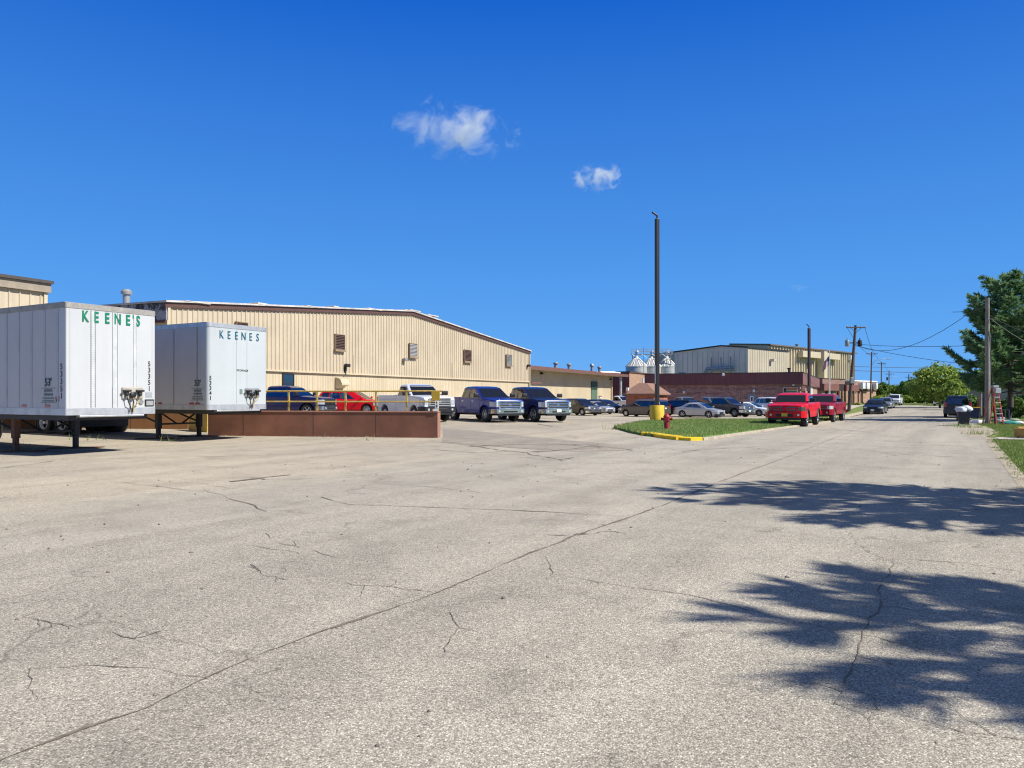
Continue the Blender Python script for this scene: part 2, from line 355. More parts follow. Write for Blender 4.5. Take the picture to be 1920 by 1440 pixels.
def vehicle(name, label, cat, loc, head, kind, pm, group=None, plate=None, rearplate=None, grille='bars', spokes=6, rimfrac=.64, trim=None, bumper=None, rimmat=None, scoops=False, flare=None, scale=1.0, rails=False, doorpull=None, lampmat=None):
    k = KD[kind]; root = thing(name, label, cat, loc, math.atan2(head[1], head[0]), group); root.scale = (scale,)*3
    xf, xr, W, z0, R, arch = k['xf'], k['xr'], k['W'], k['z0'], k['R'], k['arch']; belt = k['belt']
    nl, nc = k['nose']; trim = trim or M_CHROME; bumper = bumper or trim
    def plan(x):
        a = max(0, 1-(xf-x)/nl); b = max(0, 1-(x-xr)/.4)
        return 1 - nc*a**2.2 - .07*b**2
    def w(x, z):
        zn = max(0, min(1.05, z/belt))
        p = 1 - .055*((.6-zn)/.6)**2 if zn < .6 else 1 - .035*((zn-.6)/.4)**1.5
        return W/2*plan(x)*p
    def zt(x):
        T = k['top']
        if x >= T[0][0]: return T[0][1]
        for (a, b), (c, d) in zip(T, T[1:]):
            if c <= x <= a: return b+(d-b)*(a-x)/(a-c)
        return T[-1][1]
    def zb(x):
        z = z0 + .10*max(0, 1-(xf-x)/.35) + .08*max(0, 1-(x-xr)/.5)
        for a in k['ax']:
            q = arch**2-(x-a)**2
            if q > 0: z = max(z, R+math.sqrt(q)*.96)
        return z
    def loft(x0, x1, bed=None):
        xs = {x0, x1} | {t[0] for t in k['top'] if x0 < t[0] < x1}
        n = 14
        xs |= {x0+(x1-x0)*i/n for i in range(n+1)}
        for a in k['ax']:
            for i in range(13):
                x = a-arch*math.cos(PI*i/12)
                for e in ((-.004, .004) if i in (0, 12) else (0,)):
                    if x0 < x+e < x1: xs.add(x+e)
        for i in range(1, 6):
            if x0 < xf-nl*i/6*.6 < x1: xs.add(xf-nl*i/6*.6)
        xs = sorted(xs); lv = [z0+.03+(belt-z0-.10)*i/7 for i in range(8)]
        mb = MB(); rows = []
        for x in xs:
            b, t = zb(x), (bed or zt(x)); half = [(0, b), (w(x, b)*.86, b)]
            for z in [b+.012]+lv:
                zc = min(max(z, b+.01), t-.055); half.append((w(x, zc), zc))
            wt = w(x, t)
            if bed: half += [(wt*.992, t-.015), (wt*.965, t), (wt*.90, t), (wt*.895, .86), (0, .86)]
            else: half += [(wt*.985, t-.02), (wt*.93, t), (wt*.55, t+.022), (0, t+.03)]
            row = [(x, y, z) for y, z in half] + [(x, -y, z) for y, z in reversed(half[1:-1])]
            rows.append(len(mb.v)); m = len(row); mb.v += row
        for a, b in zip(rows, rows[1:]):
            for i in range(m): mb.f.append((a+i, a+(i+1) % m, b+(i+1) % m, b+i))
        mb.f += [tuple(range(rows[0]+m-1, rows[0]-1, -1)), tuple(range(rows[-1], rows[-1]+m))]
        return mb
    bx0 = k['cabrear'] if k['cabrear'] is not None else xr
    loft(bx0, xf).build('body', pm, root, smooth=38)
    if k['cabrear'] is not None:
        bm_ = loft(xr+.03, bx0-.025, k['bedtop'])
        bm_.build('cargo_bed', pm, root, smooth=38)
        MB().cbox(xr-.01, xr+.06, -w(xr, .9)*.86, w(xr, .9)*.86, z0+.22, k['bedtop']-.02, .02).build('tailgate', pm, root, smooth=38)
    # dark chassis between the wheels
    MB().box(k['ax'][1]-.55, k['ax'][0]+.55, -W/2*.66, W/2*.66, z0-.10, z0+.28).box(k['ax'][0]-arch, k['ax'][0]+arch, -W/2*.66, W/2*.66, z0, R+arch+.02).box(k['ax'][1]-arch, k['ax'][1]+arch, -W/2*.66, W/2*.66, z0, min(R+arch+.02, .85)).build('chassis', M_BLACK, root)
    # cab
    cab = MB(); rings = k['rings']; idx = []
    for z, f, r, hw in rings:
        c = min(.13, hw*.3); pts = []
        for sx, sy, a0 in ((1, 1, 0), (-1, 1, 90), (-1, -1, 180), (1, -1, 270)):
            cx, cy = (f-c if sx > 0 else r+c), sy*(hw-c)
            for i in range(4):
                a = math.radians(a0+30*i); pts.append((cx+c*math.cos(a), cy+c*math.sin(a), z))
        idx.append(len(cab.v)); cab.v += pts
    for a, b in zip(idx, idx[1:]):
        for i in range(16):
            if a != idx[0] or i % 4 != 3: cab.f.append((a+i, a+(i+1) % 16, b+(i+1) % 16, b+i))
    cab.f.append(tuple(range(idx[-1], idx[-1]+16)))
    (zA, fA, rA, wA), (zB, fB, rB, wB) = rings[0], rings[1]
    L = lambda a, b, v: a+(b-a)*v
    cA, cB = min(.13, wA*.3), min(.13, wB*.3)
    # pillars and rails round the window openings
    for s in (1, -1):
        U = lambda u, v: (L(L(rA, rB, v), L(fA, fB, v), u), s*L(wA, wB, v), L(zA, zB, v))
        e0 = lambda v: L(cA, cB, v)/(L(fA, fB, v)-L(rA, rB, v)); wins = sorted(k['side'], key=lambda p: p[0][0])
        vb, vt = .10, .90
        def lean(p, q, v): return p[0]+(q[0]-p[0])*(v-p[1])/(q[1]-p[1])
        left = [lambda v: e0(v)]+[(lambda v, w_=w_: lean(w_[1], w_[2], v)) for w_ in wins]
        right = [(lambda v, w_=w_: lean(w_[0], w_[3], v)) for w_ in wins]+[lambda v: 1-e0(v)]
        quads = [[U(e0(0), 0), U(1-e0(0), 0), U(1-e0(vb), vb), U(e0(vb), vb)], [U(e0(vt), vt), U(1-e0(vt), vt), U(1-e0(1), 1), U(e0(1), 1)]]
        for a_, b_ in zip(left, right): quads.append([U(a_(vb)-.004, vb), U(b_(vb)+.004, vb), U(b_(vt)+.004, vt), U(a_(vt)-.004, vt)])
        for q in quads: cab.slab(q[::-1] if s > 0 else q, .035)
    for X0, X1, (yf, v0, v1), sg in ((fA, fB, k['ws'], 1), (rA, rB, k['rw'], -1)):
        Q = lambda y, v: (L(X0, X1, v), y, L(zA, zB, v)); H_ = lambda v: L(wA-cA, wB-cB, v); Wn = lambda v: min(H_(v), yf*L(wA, wB, v))
        for q in ([Q(-H_(0), 0), Q(H_(0), 0), Q(H_(v0), v0), Q(-H_(v0), v0)], [Q(-H_(v1), v1), Q(H_(v1), v1), Q(H_(1), 1), Q(-H_(1), 1)]): cab.slab(q if sg > 0 else q[::-1], .03)
        for s in (1, -1):
            if H_(v0)-Wn(v0) > .01 or H_(v1)-Wn(v1) > .01:
                q = [Q(s*Wn(v0), v0), Q(s*H_(v0), v0), Q(s*H_(v1), v1), Q(s*Wn(v1), v1)]; cab.slab(q if s*sg > 0 else q[::-1], .03)
    cab.build('cab', pm, root, smooth=38)
    se_ = MB().box(rA+.12, fA-.25, -wA+.1, wA-.1, belt-.02, belt+.055).box(fA-.62, fA-.28, -wA+.12, wA-.12, belt+.05, belt+.11)
    xsd = fB-.55
    rows_ = [xsd] if kind == 'work' else [xsd, xsd-.95] if kind != 'van' else [xsd, xsd-.95, xsd-1.8]
    for xx in rows_:
        for yy in (.36, -.36): se_.cbox(xx-.12, xx+.02, yy-.23, yy+.23, belt+.05, belt+.30, .04).cbox(xx-.13, xx-.02, yy-.12, yy+.12, belt+.33, belt+.47, .03)
    se_.lathe([(.17, 0), (.19, .015), (.17, .03), (.15, .015)], 14, Matrix.Translation((fB-.08, .38, belt+.16)) @ Matrix.Rotation(-1.1, 4, 'Y'), closed=True)
    tag(se_.build('seats', M_BLACK, root), kind=None)
    off = .012
    for poly in k['side']:
        for s in (1, -1):
            pts = [(L(L(rA, rB, v), L(fA, fB, v), u), s*(L(wA, wB, v)+off), L(zA, zB, v)) for u, v in poly]
            MB().slab(pts if s < 0 else pts[::-1], .008).build('side_window', M_CARGLASS, root)
            fr = [(L(L(rA, rB, v), L(fA, fB, v), u), s*(L(wA, wB, v)+off+.004), L(zA, zB, v)) for u, v in poly]
    yf, v0, v1 = k['ws']
    MB().slab([(L(fA, fB, v)+off, s*yf*L(wA, wB, v), L(zA, zB, v)+.004) for s, v in ((-1, v0), (1, v0), (1, v1), (-1, v1))], .008).build('windshield', M_CARGLASS, root)
    yf, v0, v1 = k['rw']
    MB().slab([(L(rA, rB, v)-off, s*yf*L(wA, wB, v), L(zA, zB, v)+.004) for s, v in ((1, v0), (-1, v0), (-1, v1), (1, v1))], .008).build('rear_window', M_CARGLASS, root)
    # doors
    for x0, x1 in k['doors']:
        for s in (1, -1):
            mb = MB(); nx, nz = 7, 7; ids = []
            for dx_, base in ((.007, True), (-.02, False)):
                for i in range(nx+1):
                    x = x0+(x1-x0)*i/nx; lo = max(z0+.09, zb(x)+.05); hi = zt(x)-.07
                    for j in range(nz+1):
                        z = lo+(hi-lo)*j/nz; mb.v.append((x, s*(w(x, z)+dx_), z))
            A = lambda i, j: i*(nz+1)+j; o = (nx+1)*(nz+1)
            for i in range(nx):
                for j in range(nz): mb.f.append((A(i, j), A(i+1, j), A(i+1, j+1), A(i, j+1)))
            for i in range(nx): mb.f += [(A(i, 0), A(i+1, 0), o+A(i+1, 0), o+A(i, 0)), (A(i, nz), A(i+1, nz), o+A(i+1, nz), o+A(i, nz))]
            for j in range(nz): mb.f += [(A(0, j), A(0, j+1), o+A(0, j+1), o+A(0, j)), (A(nx, j), A(nx, j+1), o+A(nx, j+1), o+A(nx, j))]
            dr = mb.build('door', pm, root, smooth=40)
            hx, hz = x0+.12, belt-.16
            MB().cbox(hx, hx+.2, s*w(hx, hz)-.03 if s < 0 else w(hx, hz)-.01, s*w(hx, hz)+.01 if s < 0 else w(hx, hz)+.045, hz-.025, hz+.025, .01).build('door_handle', doorpull or pm, dr, smooth=40)
    # wheels
    tm, rm = wheel_mesh(R, k['tw'], spokes, rimfrac)
    for a in k['ax']:
        for s in (1, -1):
            o = bpy.data.objects.new('wheel', tm); COL.objects.link(o); o.parent = root
            o.location = (a, s*(W/2-k['tw']/2-.02), R); o.rotation_euler = (0, rnd.random()*1.2, 0 if s > 0 else PI)
            q = bpy.data.objects.new('rim', rm); COL.objects.link(q); q.parent = o
            if rimmat:
                q.material_slots[0].link = 'OBJECT'; q.material_slots[0].material = rimmat
            if flare:
                pts = [(a-(arch+.0)*math.cos(PI*i/14), s*(w(a, R+.2)+.012), R+(arch-.0)*.97*math.sin(PI*i/14)) for i in range(15)]
                MB().tube(pts, .035, 6).build('wheel_flare', flare, root, smooth=60)
    # strips that follow the nose / tail in plan
    def path(z, end, y_in, back):
        sg = 1 if end == 'f' else -1; X = xf if sg > 0 else xr
        p = [(X, y_in)]; we = w(X, z)
        if y_in < we-.02: p.append((X, we-.012))
        n = 6
        for i in range(1, n+1):
            x = X-sg*back*i/n; p.append((x, w(x, z)))
        return p
    def strip(mb, z0_, z1_, end, y_in, back, o0, o1, s):
        p = path((z0_+z1_)/2, end, y_in, back); q = []
        for i in range(len(p)):
            a, b = p[max(i-1, 0)], p[min(i+1, len(p)-1)]
            dx, dy = b[0]-a[0], b[1]-a[1]; l_ = math.hypot(dx, dy) or 1
            nx, ny = (dy/l_, -dx/l_)
            if nx*(1 if end == 'f' else -1) < -.01 or ny < -.01: nx, ny = -nx, -ny
            q.append((nx, ny))
        o = len(mb.v); n = len(p)
        for z in (z0_, z1_):
            for of in (o0, o1):
                for (x, y), (nx, ny) in zip(p, q): mb.v.append((x+nx*of, s*(y+ny*of), z))
        I = lambda zi, oi, i: o+(zi*2+oi)*n+i
        for i in range(n-1):
            mb.f += [(I(0,1,i), I(0,1,i+1), I(1,1,i+1), I(1,1,i)), (I(0,0,i), I(0,0,i+1), I(1,0,i+1), I(1,0,i)),
                     (I(1,0,i), I(1,0,i+1), I(1,1,i+1), I(1,1,i)), (I(0,0,i), I(0,0,i+1), I(0,1,i+1), I(0,1,i))]
        for i in (0, n-1): mb.f.append((I(0,0,i), I(0,1,i), I(1,1,i), I(1,0,i)))
        return mb
    ly, lz0, lz1, lback = k['lamp']
    tz0, tz1 = k['tail']
    for s in (1, -1):
        strip(MB(), lz0, lz1, 'f', ly, lback, -.03, .014, s).build('headlight', lampmat or M_LAMP, root, smooth=40)
        strip(MB(), tz0, tz1, 'r', w(xr, tz0)-.16, .14, -.03, .014, s).build('taillight', M_RED, root, smooth=40)
    b0, b1 = k['bump']; truck = k['cabrear'] is not None
    mb = MB(); mr = MB()
    for s in (1, -1):
        strip(mb, b0, b1, 'f', 0, .42 if truck else .3, -.02, .085 if truck else .02, s)
        strip(mr, b0+.06, b1+(-.02 if truck else .14), 'r', 0, .2, -.02, .09 if truck else .03, s)
    mb.build('front_bumper', bumper, root, smooth=40); mr.build('rear_bumper', bumper if truck else pm, root, smooth=40)
    gw, g0, g1 = k['grille']
    MB().cbox(xf-.04, xf+.012, -gw, gw, g0, g1, .01).build('grille', M_BLACK, root)
    g = MB()
    if grille == 'bars':
        nb = 4
        for i in range(nb+1):
            z = g0+(g1-g0)*i/nb; t_ = .028 if 0 < i < nb else .035
            g.cbox(xf, xf+.04, -gw, gw, z-t_, z+t_*.6, .008)
        for s in (1, -1): g.cbox(xf, xf+.045, s*gw-.045, s*gw+.045, g0-.03, g1+.03, .01)
        g.build('grille_bars', trim, root, smooth=40)
        MB().lathe([(.11, -.01), (.11, .02), (.08, .035), (.001, .035)], 14, Matrix.Translation((xf+.03, 0, (g0+g1)/2)) @ Matrix.Rotation(PI/2, 4, 'Y') @ Matrix.Scale(.5, 4, (1, 0, 0))).build('badge', trim, root, smooth=40)
    elif grille == 'cross':
        g.cbox(xf, xf+.05, -.07, .07, g0-.03, g1+.03, .01).cbox(xf, xf+.05, -gw-.04, gw+.04, (g0+g1)/2-.035, (g0+g1)/2+.035, .01)
        g.cbox(xf, xf+.05, -gw-.04, gw+.04, g1-.02, g1+.05, .01).cbox(xf, xf+.05, -gw-.04, gw+.04, g0-.06, g0+.01, .01)
        for s in (1, -1): g.cbox(xf, xf+.05, s*gw-.04, s*gw+.04, g0-.03, g1+.03, .01)
        g.build('grille_bars', pm, root, smooth=40)
        mg = MB()
        for i in range(1, 9):
            z = g0+(g1-g0)*i/9; mg.box(xf+.012, xf+.02, -gw, gw, z-.006, z+.006)
        mg.build('grille_mesh', M_GREYM, root)
        MB().lathe([(.10, 0), (.10, .02), (.06, .03), (.001, .03)], 12, Matrix.Translation((xf+.05, 0, (g0+g1)/2)) @ Matrix.Rotation(PI/2, 4, 'Y')).build('badge', pm, root, smooth=40)
    else:
        g.cbox(xf, xf+.03, -gw, gw, (g0+g1)/2-.02, (g0+g1)/2+.03, .008).build('grille_bars', trim, root, smooth=40)
    if truck:
        for s in (1, -1): MB().lathe([(.06, 0), (.06, .02), (.001, .02)], 10, Matrix.Translation((xf+.085, s*.70, (b0+b1)/2)) @ Matrix.Rotation(PI/2, 4, 'Y')).build('fog_lamp', M_LAMP, root)
        MB().box(xf-.1, xf+.05, -.75, .75, b0-.12, b0+.02).build('air_dam', M_BLACK, root)
        MB().cbox(xf+.082, xf+.10, -.42, .42, b0+.05, b1-.10, .01).build('bumper_intake', M_BLACK, root)
    else:
        MB().cbox(xf-.05, xf+.035, -.55, .55, b0+.0, b0+.11, .01).build('lower_intake', M_BLACK, root)
    if plate: MB().cbox(xf+(.10 if truck else .02), xf+(.115 if truck else .045), -.155, .155, b0+.07, b0+.23, .006).build('licence_plate', plate, root)
    if rearplate: MB().cbox(xr-.06, xr-.035, -.155, .155, .78, .93, .006).build('licence_plate', rearplate, root)
    mx, my, mz = k['mirror']; xm = L(fA, fB, .12)-.12
    for s in (1, -1):
        y = w(xm, belt)+.03
        a, b = sorted((s*y, s*(y+my)))
        MB().cbox(xm-mx, xm, a, b, belt+.05, belt+.05+mz, .035).box(xm-.07, xm-.03, *sorted((s*(y-.2), s*y)), belt+.05, belt+.10).build('side_mirror', M_BLACK if kind == 'work' or name.startswith('pickup') else pm, root, smooth=40)
    if scoops:
        for s in (1, -1): MB().cbox(2.0, 2.16, s*.30-.17, s*.30+.17, 1.245, 1.268, .01).build('hood_scoop', M_BLACK, root)
    if rails:
        for s in (1, -1): MB().tube([(.1, s*.62, 1.66), (.0, s*.62, 1.72), (-1.5, s*.62, 1.72), (-1.65, s*.62, 1.65)], .02, 6).build('roof_rail', trim, root)
    return root

# ------------------------------------------------------------------ ground sheets
M_ROAD = asphalt('road_asphalt', (.485, .438, .348), (.535, .482, .378), 1.0, 1.0, .9)
M_YARD = asphalt('yard_asphalt', (.575, .495, .365), (.49, .43, .33), 2.0, 1.0, .8, (.50, .451, .357))
M_PATCH = asphalt('patch_asphalt', (.41, .36, .29), (.48, .42, .325), 3.0, .6)
def grassmat(name, a, b_):
    t = newmat(name); tc = t.n('ShaderNodeNewGeometry')
    f = t.ramp(t.noise(tc.outputs['Position'], .5, 6, .7), [(.3, 0.), (.7, 1.)])
    c = t.mix(f, a, b_); g = t.ramp(t.noise(tc.outputs['Position'], 14, 4, .7), [(.3, .55), (.7, 1.3)])
    t.l(t.mix(1.0, c, g, 'MULTIPLY'), t.b.inputs['Base Color']); t.b.inputs['Roughness'].default_value = .95; t.b.inputs['Specular IOR Level'].default_value = .1
    return t.m
M_LAWN = grassmat('lawn_ground', (.13, .21, .045), (.22, .25, .08))
M_ISL = grassmat('verge_ground', (.10, .20, .04), (.15, .22, .06))
def grid(name, us, vs, fn, m, keep=None):
    mb = MB(); n = len(vs)
    for u in us:
        for v in vs: mb.v.append(fn(u, v))
    for i in range(len(us)-1):
        for j in range(n-1):
            if keep is None or keep((us[i]+us[i+1])/2, (vs[j]+vs[j+1])/2): mb.f.append((i*n+j, (i+1)*n+j, (i+1)*n+j+1, i*n+j+1))
    o = mb.build(name, m, recalc=False)
    o.data.polygons.foreach_set('use_smooth', [True]*len(o.data.polygons))
    return tag(o, kind='structure')
def frange(a, b, s):
    n = int(round((b-a)/s)); return [a+(b-a)*i/n for i in range(n+1)]
grid('ground', [-4000, -1500, -600, -300, -180, -120]+frange(-90, 110, 2.5)+[140, 200, 350, 700, 1600, 4000], [-3000, -800, -200, -80]+frange(-40, 170, 2.5)+[200, 260, 400, 800, 2000, 6000],
     lambda x, y: (x, y, terr(x, y)-.03), M_LAWN)
def stz(off): return lambda s, t: (*st(s, t), terr(*st(s, t))+off)
grid('road', frange(-45, 128, 2.0), [-8.15, -7, -6, -5, -4, -3, -2, -1, 0, .6, 1.12], stz(.008), M_ROAD)
grid('parking_lot', frange(-60, 136, 2.0), frange(-150, -8.12, 2.0), stz(.004), M_YARD, lambda s, t: not (s > 62 and t > -9-.10*(s-62) - 4 and s < 126))
grid('cross_street', frange(124, 131, 1.75), frange(-60, 60, 3), stz(.012), M_ROAD)

def sheet_poly(name, pts, m, off, step=1.0, edge=None, kind='structure', skirt=0):
    """convex ground polygon laid on the terrain"""
    b = bmesh.new()
    x0, x1 = min(p[0] for p in pts)-.1, max(p[0] for p in pts)+.1; y0, y1 = min(p[1] for p in pts)-.1, max(p[1] for p in pts)+.1
    nx, ny = max(1, int((x1-x0)/step)), max(1, int((y1-y0)/step))
    V = [[b.verts.new((x0+(x1-x0)*i/nx, y0+(y1-y0)*j/ny, 0)) for j in range(ny+1)] for i in range(nx+1)]
    for i in range(nx):
        for j in range(ny): b.faces.new((V[i][j], V[i+1][j], V[i+1][j+1], V[i][j+1]))
    area = sum(pts[i][0]*pts[(i+1) % len(pts)][1]-pts[(i+1) % len(pts)][0]*pts[i][1] for i in range(len(pts)))
    P = pts if area > 0 else pts[::-1]
    for (ax, ay), (bx, by) in zip([p[:2] for p in P], [p[:2] for p in P[1:]+P[:1]]):
        n = Vector((by-ay, -(bx-ax), 0)).normalized()
        bmesh.ops.bisect_plane(b, geom=list(b.verts)+list(b.edges)+list(b.faces), dist=1e-4, plane_co=(ax, ay, 0), plane_no=n, clear_outer=True)
    bd = {v for e in b.edges if e.is_boundary for v in e.verts}
    for v in b.verts:
        z = terr(v.co.x, v.co.y)
        v.co.z = z + (edge if (edge is not None and v in bd) else off)
    if skirt:
        r = bmesh.ops.extrude_edge_only(b, edges=[e for e in b.edges if e.is_boundary])
        for v in [g for g in r['geom'] if isinstance(g, bmesh.types.BMVert)]: v.co.z -= skirt
    me = bpy.data.meshes.new(name); b.to_mesh(me); b.free(); me.materials.append(m)
    me.polygons.foreach_set('use_smooth', [True]*len(me.polygons))
    o = bpy.data.objects.new(name, me); COL.objects.link(o); return tag(o, kind=kind)
G2 = lambda L: [tuple(gp(*p))[:2] for p in L]
isl = G2([(1150,803),(1182,812.5),(1212,818),(1262,823),(1312,824),(1440,807),(1560,790)]) + [tuple(at(1575, 57))[:2], tuple(at(1440, 53))[:2], tuple(at(1300, 50))[:2], tuple(at(1205, 43.5))[:2]]
sheet_poly('grass_verge', isl, M_ISL, .13, .8, .07, skirt=.15)
dirt = mat('dirt', (.34, .285, .20), .95, var=.35, scale=2.5, bump=.4)
sheet_poly('drive_patch', G2([(832,804),(870,805),(930,811),(1010,819),(1120,831),(1195,838),(1170,845),(1080,847),(960,840),(829,829)]), M_PATCH, .010, 1.0)
# right hand verge
sheet_poly('dirt_edge', [st(35.5, .45), st(37.5, 1.2), st(42, 1.75), st(47, 1.6), st(53, 1.1), st(50, .5), st(43, .1)], dirt, .012, .8)
sheet_poly('gravel_edge', [st(8, 1.0), st(8, 1.2), st(36, 1.22), st(36, .92)], dirt, .012, .8)
sheet_poly('driveway', [st(34.6, 1.2), st(36.4, 1.2), st(40.5, 14), st(38, 14)], M_CONC, .012, .8)
sheet_poly('driveway', [st(60, 1.5), st(66, 1.5), st(66, 22), st(60, 22)], M_CONC, .012, .8)
# lawn and pavement in front of the brick offices
sheet_poly('office_lawn', [st(56, -8.4), st(122, -8.4), st(122, -19), st(66, -13.5)], M_LAWN, .10, 1.5, .05, skirt=.15)
sheet_poly('sidewalk', [st(57, -9.6), st(122, -11.6), st(122, -13.2), st(57, -11.0)], M_CONC, .125, 1.2)

# cracks and seams, traced where the photograph shows them, as ribbons of dark filler on the asphalt
mck = mat('crack_filler', (.17, .145, .11), .95, var=.5, scale=14)
def crack(px, wdt, jit=.03, off=.0125, br=True):
    pts = []
    P = [gp(*p) for p in px]; r = random.Random(len(px)*31+int(px[0][0]))
    for a, b in zip(P, P[1:]):
        m = max(3, int((b-a).length/(.05 if a.y < 12 else .3)))
        nn = Vector((a.y-b.y, b.x-a.x, 0)).normalized()
        for i in range(m):
            q = a.lerp(b, i/m); o_ = mnoise.noise(Vector((q.x*1.1, q.y*1.1, 3)))*jit*5+mnoise.noise(Vector((q.x*5, q.y*5, 9)))*jit*2+r.gauss(0, jit*.25); pts.append(Vector((q.x, q.y, 0))+nn*o_)
    pts.append(P[-1]); vs, fs = [], []
    if br:
        for i in range(0, len(pts)-1, max(1, int(len(pts)/6))):
            if r.random() < .55:
                a = r.uniform(0, 6.28); q = pts[i].copy(); tw_ = [q.copy()]
                for _ in range(r.randint(5, 12)): a += r.gauss(0, .35); q = q+Vector((math.cos(a), math.sin(a), 0))*r.uniform(.03, .09); tw_.append(q.copy())
                for j, p in enumerate(tw_):
                    wj = wdt*.28*(1-j/len(tw_)); vs += [(p.x-wj, p.y-wj*.5, .0125+terr(p.x, p.y)), (p.x+wj, p.y+wj*.5, .0125+terr(p.x, p.y))]
                b0_ = len(vs)-2*len(tw_); fs += [(b0_+2*j, b0_+2*j+1, b0_+2*j+3, b0_+2*j+2) for j in range(len(tw_)-1)]
    base_ = len(vs)
    for i, p in enumerate(pts):
        d = (pts[min(i+1, len(pts)-1)]-pts[max(i-1, 0)]); d.z = 0
        nrm = Vector((-d.y, d.x, 0)).normalized()*wdt*(.85 if p.y < 9 else 1.4)*max(.12, .62+1.1*mnoise.noise(Vector((p.x*2.3, p.y*2.3, 0)))+r.uniform(-.2, .2))/2
        for q in (p-nrm, p+nrm): vs.append((q.x, q.y, terr(q.x, q.y)+off))
    for i in range(len(pts)-1): fs.append((base_+2*i, base_+2*i+1, base_+2*i+3, base_+2*i+2))
    return vs, fs
cm = MB()
for px, wd, j in [([(0,1432),(110,1388),(270,1330),(420,1258),(600,1190),(820,1113),(1000,1036),(1080,1005),(1160,978),(1240,950),(1345,906),(1480,856),(1600,808),(1680,785)], .030, .008),
        ([(1080,1004),(1097,1002)], .10, .01),
        ([(1020,1045),(1030,1080),(1150,1098),(1290,1118),(1420,1150),(1560,1180),(1640,1195),(1760,1228)], .011, .012),
        ([(1680,1048),(1660,1085),(1640,1150),(1615,1215),(1565,1325)], .013, .012),
        ([(1680,1048),(1800,1056),(1920,1075)], .010, .012), ([(1565,1322),(1690,1345),(1800,1375),(1920,1392)], .011, .012),
        ([(495,1002),(520,1020),(560,1030),(640,1048)], .014, .02), ([(470,1060),(490,1080),(540,1090)], .012, .02), ([(660,1100),(740,1103),(810,1112)], .012, .015),
        ([(600,933),(650,946),(800,952),(960,958),(1130,966)], .018, .02), ([(430,904),(500,896),(545,891)], .10, .02),
        ([(880,838),(960,834),(1100,834),(1185,845)], .13, .05), ([(1000,848),(1080,842),(1120,836)], .09, .05), ([(960,846),(1050,862),(1070,859)], .06, .04), ([(1060,833),(1130,841)], .12, .06),
        ([(805,828),(870,834),(960,847)], .05, .03), ([(800,842),(900,850),(960,846)], .04, .03), ([(0,880),(120,862),(330,858),(560,852)], .035, .03),
        ([(40,1160),(90,1175),(130,1182)], .011, .02), ([(60,1255),(180,1252),(280,1258),(390,1276)], .011, .015), ([(1280,848),(1340,842),(1420,838)], .05, .03),
        ([(200,1186),(250,1200),(300,1186)], .012, .02), ([(450,1022),(560,1040)], .012, .02), ([(240,905),(420,930),(500,960)], .016, .03), ([(850,1150),(870,1180),(835,1215)], .012, .012),
        ([(1560,846),(1700,853),(1880,862)], .035, .02), ([(1520,800),(1580,806),(1640,812)], .05, .03), ([(1010,795),(1035,800)], .12, .03), ([(700,905),(820,916),(900,925)], .014, .02)]:
    cm.add(*crack(px, wd, j))
tag(cm.build('road_cracks', mck, recalc=False), kind='structure')
# oil stains and small pebbles / scraps on the road
r = random.Random(5); pm_ = MB()
for i in range(260):
    s, t = r.uniform(2.5, 30), r.uniform(-14, 1.2); x, y = st(s, t); q = r.uniform(.006, .018)
    M = Matrix.Translation((x, y, terr(x, y)+.008+q*.3)) @ Matrix.Rotation(r.random()*6, 4, 'Z') @ Matrix.Diagonal((q*1.3, q, q*.7, 1))
    pm_.lathe([(.001, -.9), (.8, -.5), (1, .1), (.6, .8), (.001, 1)], 5, M)
tag(pm_.build('pebbles', mat('pebble', (.22, .19, .15), .9, var=.5, scale=3), recalc=False), kind='stuff')

# ------------------------------------------------------------------ kerbs
def kerb(name, label, px, m, w_=.16, h=.13, group=None):
    P = [gp(*p) for p in px]; mb = MB()
    o = 0; sec = [(-w_/2, -.1), (-w_/2, h*.8), (-w_*.3, h), (w_*.3, h), (w_/2, h*.75), (w_/2, -.1)]
    pts = []
    for a, b in zip(P, P[1:]):
        k = max(1, int((b-a).length/.8)); pts += [a.lerp(b, i/k) for i in range(k)]
    pts.append(P[-1]); n = len(sec)
    for i, p in enumerate(pts):
        d = (pts[min(i+1, len(pts)-1)]-pts[max(i-1, 0)]); d.z = 0; d.normalize(); nr = Vector((-d.y, d.x, 0))
        for a, b in sec: mb.v.append(tuple(p+nr*a+Vector((0, 0, b))))
    for i in range(len(pts)-1):
        for j in range(n): mb.f.append((i*n+j, i*n+(j+1) % n, (i+1)*n+(j+1) % n, (i+1)*n+j))
    mb.f += [tuple(range(n)), tuple(range(len(pts)*n-1, (len(pts)-1)*n-1, -1))]
    return tag(mb.build(name, m, smooth=50), label, 'kerb', group)
mky = mat('kerb_yellow', (.80, .52, .010), .7, var=.16, scale=9, bump=.3)
kerb('kerb_stone', 'long yellow painted kerb stone curving round the grass tip by the hydrant', [(1208,816.5),(1225,818),(1240,820.5),(1256,823),(1275,825)], mky, .32, .15)
kerb('kerb_stone', 'short yellow kerb stone ending where the plain kerb of the verge begins', [(1277,825.3),(1295,826.5),(1312,826)], mky, .30, .13)
mkc = mat('kerb_concrete', (.40, .34, .25), .95, var=.3, scale=3, bump=.4)
kerb('kerb', 'weathered grey kerb between the grass verge and the road before the red pickups', [(1315,826),(1330,824),(1440,808),(1560,791)], mkc, .2, .10)
P0 = [st(56, -8.25), st(60.5, -8.25), st(66, -8.25), st(122, -8.25)]
def px_of(p): return (960+F*p[0]/p[1], HZ+F*(CAM-terr(*p))/p[1])
kerb('kerb', 'short yellow kerb at the corner of the lawn by the leaning utility pole', [px_of(P0[0]), px_of(P0[1]), px_of(P0[2])], mky, .2, .15)
